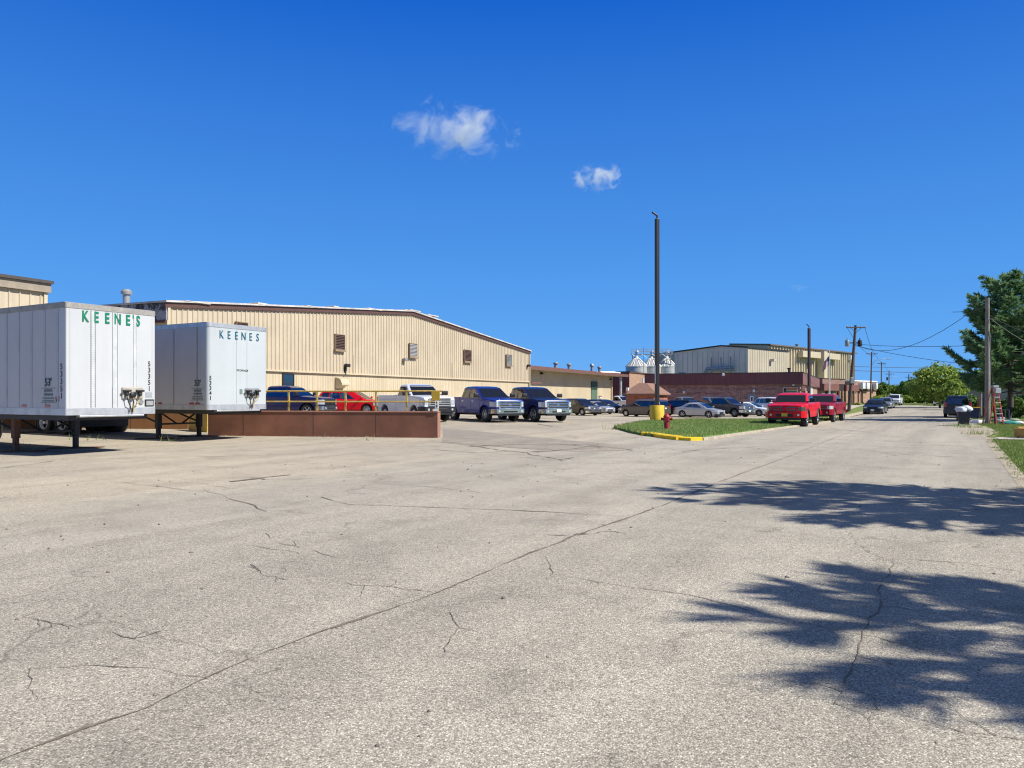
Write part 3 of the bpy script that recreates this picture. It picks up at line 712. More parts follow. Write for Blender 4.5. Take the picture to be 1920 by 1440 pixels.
kerb('kerb', 'plain grey kerb along the office lawn beside the parked dark cars', [px_of(P0[2]), px_of(P0[3])], mkc, .2, .12)

# ------------------------------------------------------------------ buildings
A1 = math.atan2(.908, .418)                # the works: local +X runs along the facade away from the camera, local -Y faces the sun
def ray_local(org, rot, px, yoff=0.0):
    """distance along local X of a building where the plane local y = yoff is seen at pixel column px"""
    cx, sx = math.cos(rot), math.sin(rot); k = (px-960)/F
    ox, oy = org[0]-sx*yoff, org[1]+cx*yoff
    s = (ox-k*oy)/(k*sx-cx); return s, oy+s*sx
def ribbed(L0, L1, zbot, ztop, step, rib, depth, y=0.0, Lseg=None):
    """corrugated wall along X: real ribs; ztop is a function of x"""
    mb = MB(); xs = []; x = L0
    while x < L1-1e-3:
        for dx_, d in ((0, 0), (step-rib, 0), (step-rib*.78, depth), (step-rib*.22, depth)):
            if x+dx_ < L1: xs.append((x+dx_, d))
        x += step
    xs.append((L1, 0))
    if Lseg is not None and all(abs(a-Lseg) > .02 for a, _ in xs): xs.append((Lseg, 0)); xs.sort()
    o = len(mb.v)
    for x, d in xs: mb.v += [(x, y-d, zbot), (x, y-d, ztop(x))]
    for i in range(len(xs)-1): mb.f.append((2*i, 2*i+2, 2*i+3, 2*i+1))
    return mb
# --- big gabled hall
WO = (-20.25, 45.0); WL = 53.4
hall = thing('factory_hall', 'long tan ribbed metal hall with a low gable behind the parked pickups', 'factory', (WO[0], WO[1], 0), A1)
EV, RG, SILL = 7.1, 9.25, 3.42
gz = lambda x: EV+(RG-EV)*(1-abs(x-WL/2)/(WL/2))
ribbed(0, WL, SILL, lambda x: gz(x)-.02, .40, .11, .06, 0, WL/2).build('upper_wall', M_TAN, hall)
se = MB(); x = .40
while x < WL-.2:
    se.box(x-.018, x+.022, -.012, .004, SILL+.06, gz(x)-.3); x += .40
se.build('rib_shade_lines', mat('rib_shade_brown', (.10, .065, .042), .8), hall)  # dark strips put in for the shade the ribs hardly cast
se = MB(); x = .60
while x < WL-.2:
    se.box(x-.010, x+.012, .062, .075, -.7, SILL-.07); x += .60
se.build('rib_shade_lines', mat('rib_shade_tan', (.24, .18, .11), .8), hall)  # tan strips repeat the painted rib shade on the lower wall
ribbed(0, WL, -.8, lambda x: SILL, .30, .05, .018, .08).build('lower_wall', M_TAN2, hall)
MB().box(0, WL, -.10, .10, SILL-.06, SILL+.05).build('sill_trim', M_TAN2, hall)
D = 46.0
rf = MB()
for a, b, za, zb_ in ((-.25, WL/2, EV, RG), (WL/2, WL+.25, RG, EV)):
    rf.add([(a, -.28, za+.02), (b, -.28, zb_+.02), (b, D, zb_+.02), (a, D, za+.02), (a, -.28, za+.13), (b, -.28, zb_+.13), (b, D, zb_+.13), (a, D, za+.13)],
           [(0,1,2,3),(4,7,6,5),(0,4,5,1),(3,2,6,7),(0,3,7,4),(1,5,6,2)])
rf.build('roof', M_ROOF, hall)
fa = MB()
for a, b, za, zb_ in ((-.2, WL/2, EV, RG), (WL/2, WL+.2, RG, EV)):
    fa.add([(a, -.16, za-.28), (b, -.16, zb_-.28), (b, -.16, zb_), (a, -.16, za), (a, -.09, za-.28), (b, -.09, zb_-.28), (b, -.09, zb_), (a, -.09, za)], [(0,1,2,3),(7,6,5,4),(0,4,5,1),(3,2,6,7),(0,3,7,4),(1,5,6,2)])
fa.build('gable_trim', M_TRIM, hall)
rr_ = random.Random(3); lump = MB()
for i in range(40):                        # lifted, patched roofing felt along the edge
    x = rr_.uniform(.5, WL-4); lz = gz(x)+.12
    if i % 2 == 0 and x < WL*.55: MB().cbox(x, x+rr_.uniform(.6, 2.2), -.3, .5, lz, lz+rr_.uniform(.05, .14), .03).build('roof_patch', M_ROOF, hall)
MB().box(0, 0.02, 0.02, D, -.8, EV-1.05).build('side_wall', M_TAN2, hall)
t = newmat('peeling_fascia'); tc = t.n('ShaderNodeTexCoord'); f = t.ramp(t.noise(tc.outputs['Object'], 1.6, 8, .75), [(.46, 0.), (.54, 1.)])
t.l(t.mix(f, (.36, .36, .37), (.05, .05, .055)), t.b.inputs['Base Color']); t.b.inputs['Roughness'].default_value = .8
MB().box(-.14, .0, -.14, D, EV-1.0, EV+.02).build('side_fascia', t.m, hall)
MB().box(-.17, .0, -.10, D, EV-1.14, EV-1.0).build('side_trim', M_TRIM, hall)
MB().box(-.06, .18, -.14, .0, -.8, EV-.2).build('corner_trim', M_TAN2, hall)
MB().box(WL-.12, WL+.06, -.14, .0, -.8, EV-.2).build('corner_trim', M_TAN2, hall)
def louver(p0, p1, t0, t1, m, lm):
    s0, d0 = ray_local(WO, A1, p0); s1, d1 = ray_local(WO, A1, p1); z1, z0 = zz(t0, (d0+d1)/2), zz(t1, (d0+d1)/2)
    fr = MB(); e = .05
    fr.box(s0, s1, -.22, -.06, z0, z0+e).box(s0, s1, -.22, -.06, z1-e, z1).box(s0, s0+e, -.22, -.06, z0+e, z1-e).box(s1-e, s1, -.22, -.06, z0+e, z1-e)
    fr.box(s0+.05, s1-.05, -.12, -.065, z0+.05, z1-.05); fr.box(s0-.05, s1+.05, -.26, -.06, z0-.14, z0-.004)
    fo = fr.build('vent', mat('vent_frame', (.26, .19, .125), .6), hall); sl = MB(); n = 9
    for i in range(n):
        z = z0+e+(z1-z0-2*e)*(i+.5)/n; h = (z1-z0)/n*.42
        sl.add([(s0+e, -.13, z+h), (s1-e, -.13, z+h), (s1-e, -.23, z-h), (s0+e, -.23, z-h), (s0+e, -.12, z+h-.02), (s1-e, -.12, z+h-.02), (s1-e, -.22, z-h-.02), (s0+e, -.22, z-h-.02)], [(0,1,2,3),(7,6,5,4),(0,4,5,1),(3,2,6,7),(0,3,7,4),(1,5,6,2)])
    sl.build('louvre', lm, fo)
louver(439, 461, 604, 625, M_TAN2, mat('brown_louvre', (.075, .042, .034), .7))
louver(625, 643, 627, 656, M_TAN2, mat('brown_louvre', (.075, .042, .034), .7))
louver(765, 779, 644, 669, M_TAN2, M_ALU); louver(868, 881, 656, 678, M_TAN2, mat('brown_louvre', (.075, .042, .034), .7)); louver(947, 957, 665, 685, M_TAN2, M_GREYM)
s0, d0 = ray_local(WO, A1, 530); s1, d1 = ray_local(WO, A1, 551)
z0, z1 = zz(730, 54), zz(700, 54)
wf = MB().box(s0, s1, -.05, .07, z1-.07, z1).box(s0, s1, -.05, .07, z0, z0+.07).box(s0, s0+.07, -.05, .07, z0+.07, z1-.07).box(s1-.07, s1, -.05, .07, z0+.07, z1-.07).box(s0+.07, s1-.07, -.04, .07, (z0+z1)/2-.2, (z0+z1)/2-.14).build('window', M_DARK, hall)
MB().box(s0+.05, s1-.05, -.02, .075, z0+.05, z1-.05).build('pane', M_GLASS, wf)
s0, d0 = ray_local(WO, A1, 629); s1, _ = ray_local(WO, A1, 640); z1, z0 = zz(707, d0), zz(729, d0)
MB().prism([(0, z1-.9), (-.25, z1-.7), (-.62, z1-.62), (-.62, z1-.5), (-.45, z1-.15), (0, z1)], s0, s0+1.0, None, 'x').build('vent_hood', M_TAN2, hall)
MB().box(s0+.08, s0+.9, -.02, .075, z0, z1-.92).build('door', M_DARK, hall)
for px_, t0 in ((646, 686), (755, 675), (988, 686)):
    s0, d0 = ray_local(WO, A1, px_); z = zz(t0, d0)
    MB().cbox(s0-.2, s0+.25, -.42, -.1, z-.1, z+.16, .05).box(s0-.06, s0+.06, -.12, -.0, z-.7 if px_ == 646 else z-.2, z+.1).build('wall_lamp', M_GREYM if px_ == 755 else M_DARK, hall, smooth=40)
for x_ in (18.0, 34.0): MB().cyl((x_, -.12, SILL+.05), (x_, -.12, SILL+1.5), .035, n=6).build('conduit', M_TAN2, hall)
s0, d0 = ray_local(WO, A1, 239, 8.0)
def roofvent(parent, x, y, z, h, r, m=None):
    return MB().lathe([(r, -.3), (r, h*.7), (r*1.5, h*.72), (r*1.6, h*.86), (r*1.0, h)], 12, Matrix.Translation((x, y, z))).build('roof_vent', m or M_GREYM, parent, smooth=40)
roofvent(hall, 1.8, 5.6, EV+.2, 1.15, .22)

# --- low annex carried on from the hall, wall set back under its eave
AX0, AX1 = WL+.06, 96.0
ann = thing('factory_annex', 'low tan annex with a deep shading eave joined to the gabled hall', 'factory', (WO[0], WO[1], 0), A1)
YB = 1.9
ribbed(AX0, AX1-3.6, -1.4, lambda x: 5.05, .45, .08, .035, YB).build('wall', M_TAN2, ann)
MB().box(AX0, AX1, -.12, YB+22, 5.25, 5.42).build('roof', mat('brown_roof', (.12, .065, .05), .8), ann)
MB().box(AX0, AX1, -.16, -.121, 5.0, 5.43).build('fascia', mat('brown_fascia', (.17, .08, .06), .6), ann)
MB().box(AX0, AX1-.02, -.10, YB-.05, 5.06, 5.245).build('soffit', M_GREYTAN, ann)
MB().box(AX1-3.58, AX1-3.3, YB-.25, YB+.05, -1.4, 5.05).build('corner_post', M_TAN2, ann)
MB().box(AX0+.1, AX0+3.2, -.3, YB, 3.25, 3.42).build('canopy', M_MAROONL, ann)
s0, d0 = ray_local(WO, A1, 1108, YB); s1, _ = ray_local(WO, A1, 1119, YB)
dg_ = MB().box(s0, s1, YB-.09, YB, -1.2, 2.75).build('green_door', mat('green_paint', (.10, .16, .11), .5), ann)
MB().box(s0-.02, s1+.02, YB-.13, YB, 2.76, 4.0).build('transom_panel', mat('dark_green_paint', (.02, .055, .04), .4), ann)
s0, d0 = ray_local(WO, A1, 1122.5, YB); s1, _ = ray_local(WO, A1, 1128, YB)
do = MB().box(s0, s0+1.3, YB-.10, YB, -1.2, 1.75).build('door', M_TRIM, ann)
MB().box(s0+.15, s0+1.15, YB-.13, YB-.05, -1.0, 1.6).build('door_leaf', M_WHITE, do); MB().box(s0+.4, s0+.9, YB-.14, YB-.06, .6, 1.35).build('pane', M_GLASS, do)
for px_, t0 in ((1013, 700), (1143, 711)):
    s0, d0 = ray_local(WO, A1, px_, YB); z = zz(t0, d0); MB().cbox(s0-.2, s0+.2, YB-.4, YB-.05, z-.15, z+.15, .05).build('wall_lamp', M_DARK, ann, smooth=40)
for px_, h, y in ((1042, 1.15, 3), (1067, 1.15, 3), (1110, 1.5, 3), (1124, 1.25, 3)):
    s0, d0 = ray_local(WO, A1, px_, y); roofvent(ann, s0, y, 5.42, h, .24, M_GREYM)
MB().tube([(AX1-5, 4, 5.7), (AX1-2.2, 2, 5.75), (AX1-1.5, .9, 5.6), (AX1-1.4, .8, 5.0), (AX1-1.4, .8, 1.0)], .22, 10).build('duct', M_ALU, ann, smooth=50)
MB().box(AX1-1.9, AX1-.9, .3, 1.3, -1.2, 1.0).build('fan_box', M_GREYM, ann)
# --- corner of another hall at the left edge of the frame
LO = at(86, 41); LO = (LO.x, LO.y)
lh = thing('factory_hall', 'tall cream metal hall behind the nearest trailer, cut by the left edge', 'factory', (LO[0], LO[1], 0), A1)
ribbed(-14, 0, -.5, lambda x: 7.15, .55, .10, .05, 0).build('wall', M_TAN, lh)
MB().box(-14.2, .22, -.35, 12, 7.62, 7.78).build('roof', mat('dark_roof', (.07, .06, .055), .8), lh)
MB().box(-14.1, .15, -.22, -.06, 7.15, 7.615).build('fascia', mat('grey_tan_fascia', (.30, .25, .185), .7), lh)
MB().box(-.16, .03, -.1, .08, -.5, 7.15).build('corner_trim', M_TAN2, lh)
MB().box(-.02, .02, .08, 12, -.5, 7.6).build('end_wall', M_TAN2, lh)
# --- grey low shed roof far behind the annex
gO = at(1128, 152)
gs = thing('shed', 'low grey green shed showing above the annex roof left of the silos', 'shed', (gO.x, gO.y, -.3), A1)
MB().box(0, 26, 0, 14, 0, 6.6).build('wall', mat('grey_green_sheet', (.22, .25, .235), .7), gs); MB().box(-.3, 26.3, -.3, 14.3, 6.61, 6.85).build('roof', M_DARK, gs)

# --- brick offices
BO = (34.5, 92.0); BH = zz(698.5, 92)
bo = thing('brick_office', 'long flat roofed brick office block with a deep maroon fascia', 'office building', (BO[0], BO[1], 0), A1)
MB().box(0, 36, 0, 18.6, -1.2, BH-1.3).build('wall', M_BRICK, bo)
MB().box(.5, 36, -.012, -.001, -.3, BH-1.31).build('front_wall', M_BRICKL, bo)  # lighter brick skin: sunlight on this face put into its colour
MB().box(-.35, -.01, -.35, 18.9, BH-1.42, BH).build('shaded_fascia', M_MAROON, bo)  # darker than the sunlit fascia: shade put into its maroon
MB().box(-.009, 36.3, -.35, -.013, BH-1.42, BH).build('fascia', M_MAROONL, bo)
MB().box(-.40, 36.4, -.40, 19, BH+.002, BH+.07).build('roof', M_DARK, bo)
def onside(px):                            # local y on the wall x = 0 seen at a pixel column
    k = (px-960)/F; return (BO[0]-k*BO[1])/(.908+k*.418)
yA, yB = onside(1402), onside(1418)
dd = MB().box(-.07, 0, yB, yA, -.4, 1.98).build('door', mat('grey_blue_paint', (.20, .22, .26), .5), bo)
MB().box(-.10, -.03, yB+.3, yA-.3, .95, 1.7).build('pane', M_WHITE, dd); MB().box(-.12, -.04, yB+.42, yA-.42, 1.08, 1.58).build('pane', M_GLASS, dd)
for px_, z, m in ((1283, 2.2, M_WHITE), (1357, 4.35, M_WHITE), (1414, 2.35, M_WHITE), (1470, 3.25, M_WHITE), (1488, 3.1, M_WHITE)):
    y = onside(px_); MB().cbox(-.62 if z > 4 else -.3, -.36 if z > 4 else -.0, y-.14, y+.14, z-.16, z+.16, .05).build('wall_lamp', m, bo, smooth=40)
for px_, z0, z1, w2, nm, m in ((1354, .95, 1.55, .22, 'wall_box', M_WHITE), (1420, .55, 1.2, .35, 'meter_box', M_GREYM), (1426, .5, 1.1, .3, 'meter_box', M_WHITE)):
    y = onside(px_); MB().cbox(-.22, 0, y-w2, y+w2, z0, z1, .03).build(nm, m, bo)
wn = MB().box(1.5, 8.5, -.05, -.013, BH-2.55, BH-1.43).build('window', M_DARK, bo); MB().box(1.6, 8.4, -.06, -.03, BH-2.45, BH-1.5).build('pane', M_GLASS, wn)
wn = MB().box(16, 24, -.05, -.013, BH-2.55, BH-1.43).build('window', M_WHITE, bo); MB().box(16.4, 23.6, -.07, -.03, BH-2.4, BH-1.6).build('pane', mat('white_blind', (.6, .62, .62), .4), wn)
sp_ = MB()
for i in range(4): sp_.box(.2, .75, -.12, -.013, 1.0+i*.45, 1.2+i*.45)
sp_.build('quoin', M_TRIM, bo)
y = (onside(1374)); ys = thing('wall_sign', 'yellow notice board on the shaded brick wall left of the grey door', 'sign', (BO[0], BO[1], 0), A1)
MB().cbox(-.09, -.01, y-.55, y+.5, .35, 1.15, .02).build('board', M_OLDYEL, ys); MB().box(-.11, -.08, y-.2, y+.25, .5, 1.0).build('notice', mat('orange_paint', (.62, .28, .02), .5), ys)
yl, yr = onside(1468), onside(1495.5); z0, z1 = zz(739, 92.5), zz(726, 92.5)
sg = thing('wall_sign', 'company board with orange top and green foot on the brick wall corner', 'sign', (BO[0], BO[1], 0), A1)
MB().cbox(-.12, -.02, yr, yl, z0, z1, .02).build('board', mat('sign_cream', (.50, .42, .30), .5), sg)
MB().box(-.135, -.10, yr+.1, yl-.1, z0+.08, z0+.36).build('green_band', mat('sign_green', (.03, .20, .07), .5), sg)
MB().box(-.135, -.10, yr+.1, yl-.45, z0+.5, z1-.1).build('orange_band', mat('sign_orange', (.52, .15, .05), .5), sg)
MB().prism([(yl-.12, z0+.3), (yl-.36, z0+.3), (yl-.36, z0+.5), (yl-.46, z0+.62), (yl-.36, z1-.15), (yl-.14, z1-.12)], -.145, -.11, None, 'x').build('dark_figure', M_BLACK, sg)
MB().cyl((3, 1.5, BH), (3, 1.5, BH+.55), .12, n=10).lathe([(.12, 0), (.24, .05), (.24, .16), (.12, .2)], 10, Matrix.Translation((3, 1.5, BH+.5))).build('roof_vent', M_DARK, bo)
# brick tower end left of it
TO = at(1180, 137)
tw = thing('brick_wing', 'tan brick wing between the annex and the maroon fascia office', 'office building', (TO.x, TO.y, -.4), A1)
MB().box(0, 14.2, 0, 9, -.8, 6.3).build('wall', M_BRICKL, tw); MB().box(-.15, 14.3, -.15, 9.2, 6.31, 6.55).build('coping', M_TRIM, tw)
MB().box(-.02, -.001, .02, 9, -.8, 6.3).build('shaded_wall', M_MAROON, tw)  # dark sheet over the brick: shade of the end face as colour
# little hip roofed shed
SO = at(1226, 88)
sh = thing('brick_shed', 'small orange brick shed with a brown hip roof behind the lamp pole', 'shed', (SO.x, SO.y, SO.z-.3), A1)
W1, W2, ez, rz = 6.6, 3.3, 2.62, 3.85
MB().box(0, W1, 0, W2, -.6, ez).build('wall', M_BRICKO, sh)
e = .35
MB().add([(-e, -e, ez), (W1+e, -e, ez), (W1+e, W2+e, ez), (-e, W2+e, ez), (-e, -e, ez-.16), (W1+e, -e, ez-.16), (W1+e, W2+e, ez-.16), (-e, W2+e, ez-.16), (1.3, W2*.35, rz), (W1-1.3, W2*.35, rz), (W1-1.3, W2*.65, rz), (1.3, W2*.65, rz)],
    [(0,1,9,8),(1,2,10,9),(2,3,11,10),(3,0,8,11),(8,9,10,11),(0,4,5,1),(1,5,6,2),(2,6,7,3),(3,7,4,0),(4,7,6,5)]).build('roof', mat('brown_shingle', (.25, .14, .10), .9, var=.25, scale=8), sh)
MB().box(-.05, -.002, .3, 2.3, -.6, 2.0).build('garage_door', mat('orange_door', (.40, .11, .045), .5), sh)
MB().cyl((1.5, W2*.5, rz-.2), (1.5, W2*.5, rz+.6), .12, n=8).build('vent_pipe', M_WHITE, sh)
wl = MB().cbox(-.4, -.02, 2.9, 3.2, 2.95, 3.3, .05).build('lamp', M_WHITE, sh)

# --- tan high-bay buildings, turned 45 degrees
A2 = math.radians(45); HO = (43.0, 140.0)
hb = thing('high_bay', 'pale tan warehouse with blunt gable rising behind the brick office', 'warehouse', (HO[0], HO[1], 0), A2)
pr = [(0, 10.5), (5.4, 11.05), (15.6, 10.3)]
MB().add([(0, 0, -.5), (0, 15.6, -.5)]+[(0, y, z) for y, z in pr]+[(.2, 0, -.5), (.2, 15.6, -.5)]+[(.2, y, z) for y, z in pr], [(0,2,3,4,1),(5,6,9,8,7)]).build('gable_wall', sheet('shade_lifted_sheet', (.66, .64, .53), .15), hb)  # paler base colour brightens this gable against its shade
ribbed(0, 16.4, -.5, lambda x: 10.5, .9, .10, .05, 0).build('wall', sheet('pale_cream_sheet', (.50, .44, .31), .3), hb)
rb = MB()
for i in range(14): rb.box(-.05, 0, .5+i*1.1, .58+i*1.1, -.5, 10.2)
rb.build('wall_ribs', M_GREYTAN, hb)
rr2 = MB()
for (ya, za), (yb, zb2) in zip([(-.2, 10.5)]+pr[1:2], pr[1:2]+[(15.8, 10.3)]):
    rr2.add([(-.2, ya, za), (16.6, ya, za), (16.6, yb, zb2), (-.2, yb, zb2), (-.2, ya, za+.25), (16.6, ya, za+.25), (16.6, yb, zb2+.25), (-.2, yb, zb2+.25)], [(3,2,1,0),(4,5,6,7),(0,1,5,4),(2,3,7,6),(0,4,7,3),(1,2,6,5)])
rr2.build('roof', M_DARK, hb)
def hl(px, y=0): return ray_local(HO, A2, px, y)[0]
k1, k2 = hl(1443), hl(1452); MB().cbox(k1, k1+.8, -.9, 0, 8.3, 8.8, .05).build('wall_lamp', M_GREYTAN, hb)  # added box standing in for a flat shadow on the wall, no lamp
k1, k2 = hl(1428), hl(1450); MB().cbox(k1, k2, -1.6, 0, 4.9, 6.1, .1).build('roof_unit', mat('blue_grey_metal', (.22, .28, .33), .5), hb)
pp = MB()
for z_ in (7.0, 6.6): pp.tube([(-.8, 9.2, 5.0), (-.8, 8.0, z_), (-.8, 2.6, z_)], .22, 8)
for y_ in (3, 5, 7): pp.box(-.9, -.7, y_-.08, y_+.08, 4.5, 9.0)
pp.build('pipe_run', mat('blue_grey_metal', (.22, .28, .33), .5), hb, smooth=50)
MB().box(-.12, 0, 13.2, 14.6, 4.8, 6.4).build('window', mat('blue_grey_metal', (.22, .28, .33), .5), hb)
HO2 = (55.0, 165.0)
hb2 = thing('high_bay', 'tallest cream ribbed warehouse with hooded openings beyond the pale one', 'warehouse', (HO2[0], HO2[1], 0), A2)
ribbed(0, 47, -.5, lambda x: 12.6, 1.35, .62, .35, 0).build('wall', M_TAN2, hb2)
MB().add([(0, 0, -.5), (0, 30, -.5), (0, 30, 12.0), (0, 9, 13.2), (0, 0, 12.9), (.2, 0, -.5), (.2, 30, -.5), (.2, 30, 12.0), (.2, 9, 13.2), (.2, 0, 12.9)], [(0,4,3,2,1),(5,6,7,8,9)]).build('gable_wall', M_GREYTAN, hb2)
MB().add([(-.3, -.75, 12.65), (47.4, -.75, 12.65), (47.4, 9, 13.2), (-.3, 9, 13.2), (-.3, -.75, 12.95), (47.4, -.75, 12.95), (47.4, 9, 13.5), (-.3, 9, 13.5)], [(0,1,2,3),(7,6,5,4),(0,4,5,1),(1,5,6,2),(2,6,7,3),(3,7,4,0)]).build('roof', mat('grey_brown_roof', (.13, .11, .10), .8), hb2)
def hl2(px): return ray_local(HO2, A2, px)[0]
for a, b in ((1492, 1526), (1533, 1563)):
    k1, k2 = hl2(a), hl2(b); MB().cbox(k1, k2, -1.7, -.3, 10.6, 12.0, .05).build('hood', M_TAN2, hb2)
k1 = hl2(1529); MB().box(k1-.2, k1+1.6, -2.2, -.3, -.5, 12.3).build('duct', M_TAN2, hb2)
k1 = hl2(1588); MB().cbox(k1, k1+1.0, -1.0, -.3, 10.9, 12.1, .05).build('wall_lamp', M_WHITE, hb2); MB().cbox(hl2(1510), hl2(1510)+.6, -.9, -.3, 8.6, 9.4, .05).build('wall_lamp', M_GREYM, hb2)
roofvent(hb2, hl2(1506), 1.5, 13.0, .9, .3)
# --- office entrance and far brick block, turned the same way
EO = at(1541, 128)
en = thing('office_entrance', 'stepped maroon entrance building with a dark recessed doorway', 'office building', (EO.x, EO.y, EO.z), A2)
MB().box(0, 14.8, 0, 10, -.8, 2.35).build('wall', M_BRICKL, en)
MB().box(-.1, 6.0, -.45, 10.1, 2.36, 3.5).box(9.2, 14.9, -.45, 10.1, 2.36, 3.4).build('fascia', M_MAROONL, en)
MB().box(0, 9.3, -.1, 10, 3.51, 4.35).build('upper_band', mat('dusty_brown', (.26, .15, .115), .7), en)
MB().box(6.01, 9.19, -.05, 9, -.5, 3.5).build('recess_shade', mat('recess_shade_dark', (.03, .016, .018), .7), en)  # near-black block stands in for the shade inside the doorway
MB().box(-.15, 9.4, -.2, 10.2, 4.36, 4.45).build('roof', M_TRIM, en)
for a, b in ((1.2, 2.2), (10.6, 11.4), (3.6, 4.5)):
    wn = MB().box(a, b, -.05, -.002, -.2, 2.3).build('window', M_TRIM, en); MB().box(a+.1, b-.1, -.07, -.02, 0, 2.2).build('pane', M_GLASS, en)
for a in (6.1, 7.4, 8.8, 9.3, 12.6): MB().box(a, a+.35, -.5, -.15, -.4, 2.35).build('pier', M_BRICKL, en)
FO = at(1601, 150)
fb = thing('brick_block', 'far brick block with white roof units at the end of the offices', 'building', (FO.x, FO.y, FO.z), A2)
MB().box(0, 11.6, 0, 12, -.8, 2.6).build('wall', M_BRICKL, fb); MB().box(-.1, 11.7, -.1, 12, 2.61, 4.2).build('upper_wall', M_BRICK, fb)
MB().box(-.2, 11.9, -.2, 12.2, 4.21, 4.45).build('roof', M_WHITE, fb); MB().box(-.12, 11.7, -.16, -.101, 2.4, 2.7).build('band', M_TRIM, fb)
for a, b, m in ((2.2, 3.6, M_WHITE), (4.4, 6.9, M_WHITE), (9.4, 10.2, M_WHITE)):
    MB().cbox(a, b, -.9, -.11, 2.75, 4.0, .08).build('air_unit', m, fb, smooth=40)
for a in (1.8, 3.3, 3.9): MB().cyl((a, -.2, -.4), (a, -.2, 2.6), .09, n=6).build('downpipe', M_TRIM, fb)
# --- silos
M_SILO = sheet('galvanised_sheet', (.52, .53, .51), .25, .42, .2)
for px_, d_, R_, lab in ((1193, 172, 2.35, 'left grain silo, widest of the three steel silos above the brick wing'), (1221, 174, 2.2, 'middle grain silo of the three, half behind the black lamp pole'), (1250, 176, 2.2, 'right grain silo, next to the pale tan warehouse')):
    o = at(px_, d_); si = thing('silo', lab, 'silo', (o.x, o.y, -.5), 0, 'conical steel silos')
    e0, e1 = zz(688, d_)+.5, zz(672.5, d_)+.5
    pf = [(R_, 0)]
    for i in range(1, 19): pf += [(R_, e0*i/18-.06), (R_*1.012, e0*i/18-.03)]
    MB().lathe(pf+[(R_, e0)], 28).build('tank', M_SILO, si, smooth=40)
    cn = MB().lathe([(R_*1.04, e0-.02), (R_*1.04, e0+.05), (R_*.26, e1), (R_*.2, e1+.5), (.02, e1+.6)], 28)
    cn.build('cone_roof', M_SILO, si, smooth=30)
    rb = MB()
    for i in range(22):
        a = 2*PI*i/22; rb.tube([(R_*1.04*math.cos(a), R_*1.04*math.sin(a), e0+.10), (R_*.28*math.cos(a), R_*.28*math.sin(a), e1+.05)], .05, 4)
    rb.build('roof_ribs', M_SILO, si)
    MB().cyl((0, 0, e1+.3), (0, 0, e1+1.5), .22, n=8).lathe([(.5, 0), (.5, .2), (.1, .6)], 8, Matrix.Translation((.2, 0, e1+1.3))).build('spout', M_ALU, si)
o = at(1222, 174); z_ = zz(664, 174)
cw = thing('catwalk', 'thin steel catwalk with railings running over the silo tops', 'catwalk', (o.x, o.y, 0), 0)
fr_ = MB().box(-4.6, 4.6, -.5, .5, z_-.15, z_); fr_.build('deck', M_GREYM, cw)
rl = MB()
for y_ in (-.5, .5):
    for h_ in (.6, 1.15): rl.box(-4.6, 4.6, y_-.04, y_+.04, z_+h_-.04, z_+h_+.04)
    for i in range(9): rl.box(-4.6+i*1.15-.04, -4.6+i*1.15+.04, y_-.041, y_+.041, z_, z_+1.2)
for i in range(8):
    a = -4.6+i*1.15; rl.tube([(a, -.5, z_-.9 if i % 2 else z_), (a+1.15, -.5, z_ if i % 2 else z_-.9)], .04, 4)
rl.build('railing', M_ALU, cw)
for a in (-4.3, 4.3): MB().box(a-.1, a+.1, -.1, .1, -.5, z_-.16).build('support_leg', M_GREYM, cw)
tag(MB().cyl((0, 0, -.5), (0, 0, zz(651, 168)), .06, .03, n=6).box(-.5, .5, -.03, .03, 9.6, 9.66).build('antenna_mast', M_WIRE, None, (at(1206.5, 168).x, 168, 0)), 'thin radio mast standing in front of the left and middle silos', 'antenna')

# ------------------------------------------------------------------ retaining walls, railing, trailers
M_RET = mat('rust_brown_wall', (.195, .082, .047), .85, var=.32, scale=.7)
M_RETL = sheet('light_rust_wall', (.36, .17, .11), .3, .8)
wa, wb = gp(390, 817), gp(820, 821.5); d_ = Vector((wb.x-wa.x, wb.y-wa.y)); WLn = d_.length; wr = math.atan2(d_.y, d_.x)
ret = thing('retaining_wall', 'rust brown loading yard wall with a yellow railing on top', 'retaining wall', (wa.x, wa.y, 0), wr)
zt_ = 1.07
MB().box(0, WLn-.002, 0, .34, -.6, zt_-.05).build('wall_face', M_RET, ret)
MB().box(WLn, WLn+.012, -.005, .42, -.6, zt_-.05).build('end_face', M_RETL, ret)  # lighter thin sheet: sunlight on the wall end put into its colour
MB().cbox(-.02, WLn+.03, -.03, .37, zt_-.049, zt_, .012).build('coping', M_RETL, ret)
sm = MB()
for x in (WLn*.16, WLn*.47, WLn*.74): sm.box(x, x+.02, -.006, .0, -.3, zt_-.06)
sm.build('joints', M_TRIM, ret)
rl = random.Random(9); gv = MB()
for i in range(70):
    x, q = rl.uniform(0, WLn), rl.uniform(.008, .034)
    gv.lathe([(.001, -.6), (.9, -.2), (.8, .4), (.001, .8)], 5, Matrix.Translation((x, -.06-rl.random()*.12, terr(wa.x, wa.y)+.01)) @ Matrix.Scale(q, 4))
tag(gv.build('rubble', mat('rubble_tan', (.30, .24, .165), .95, var=.4, scale=8), None, (wa.x, wa.y, 0), wr, recalc=False), kind='stuff')
w0, w1 = gp(-120, 801), gp(352, 805); d2 = Vector((w1.x-w0.x, w1.y-w0.y)); r2 = math.atan2(d2.y, d2.x)
ret2 = thing('retaining_wall', 'older rust and ochre yard wall seen beneath the two trailers', 'retaining wall', (w0.x, w0.y, 0), r2)
MB().box(0, d2.length, 0, .34, -.6, zt_-.05).build('wall_face', sheet('ochre_rust_wall', (.22, .105, .035), .5, .8, 0, (.16, .05, .03)), ret2)
sm = MB()
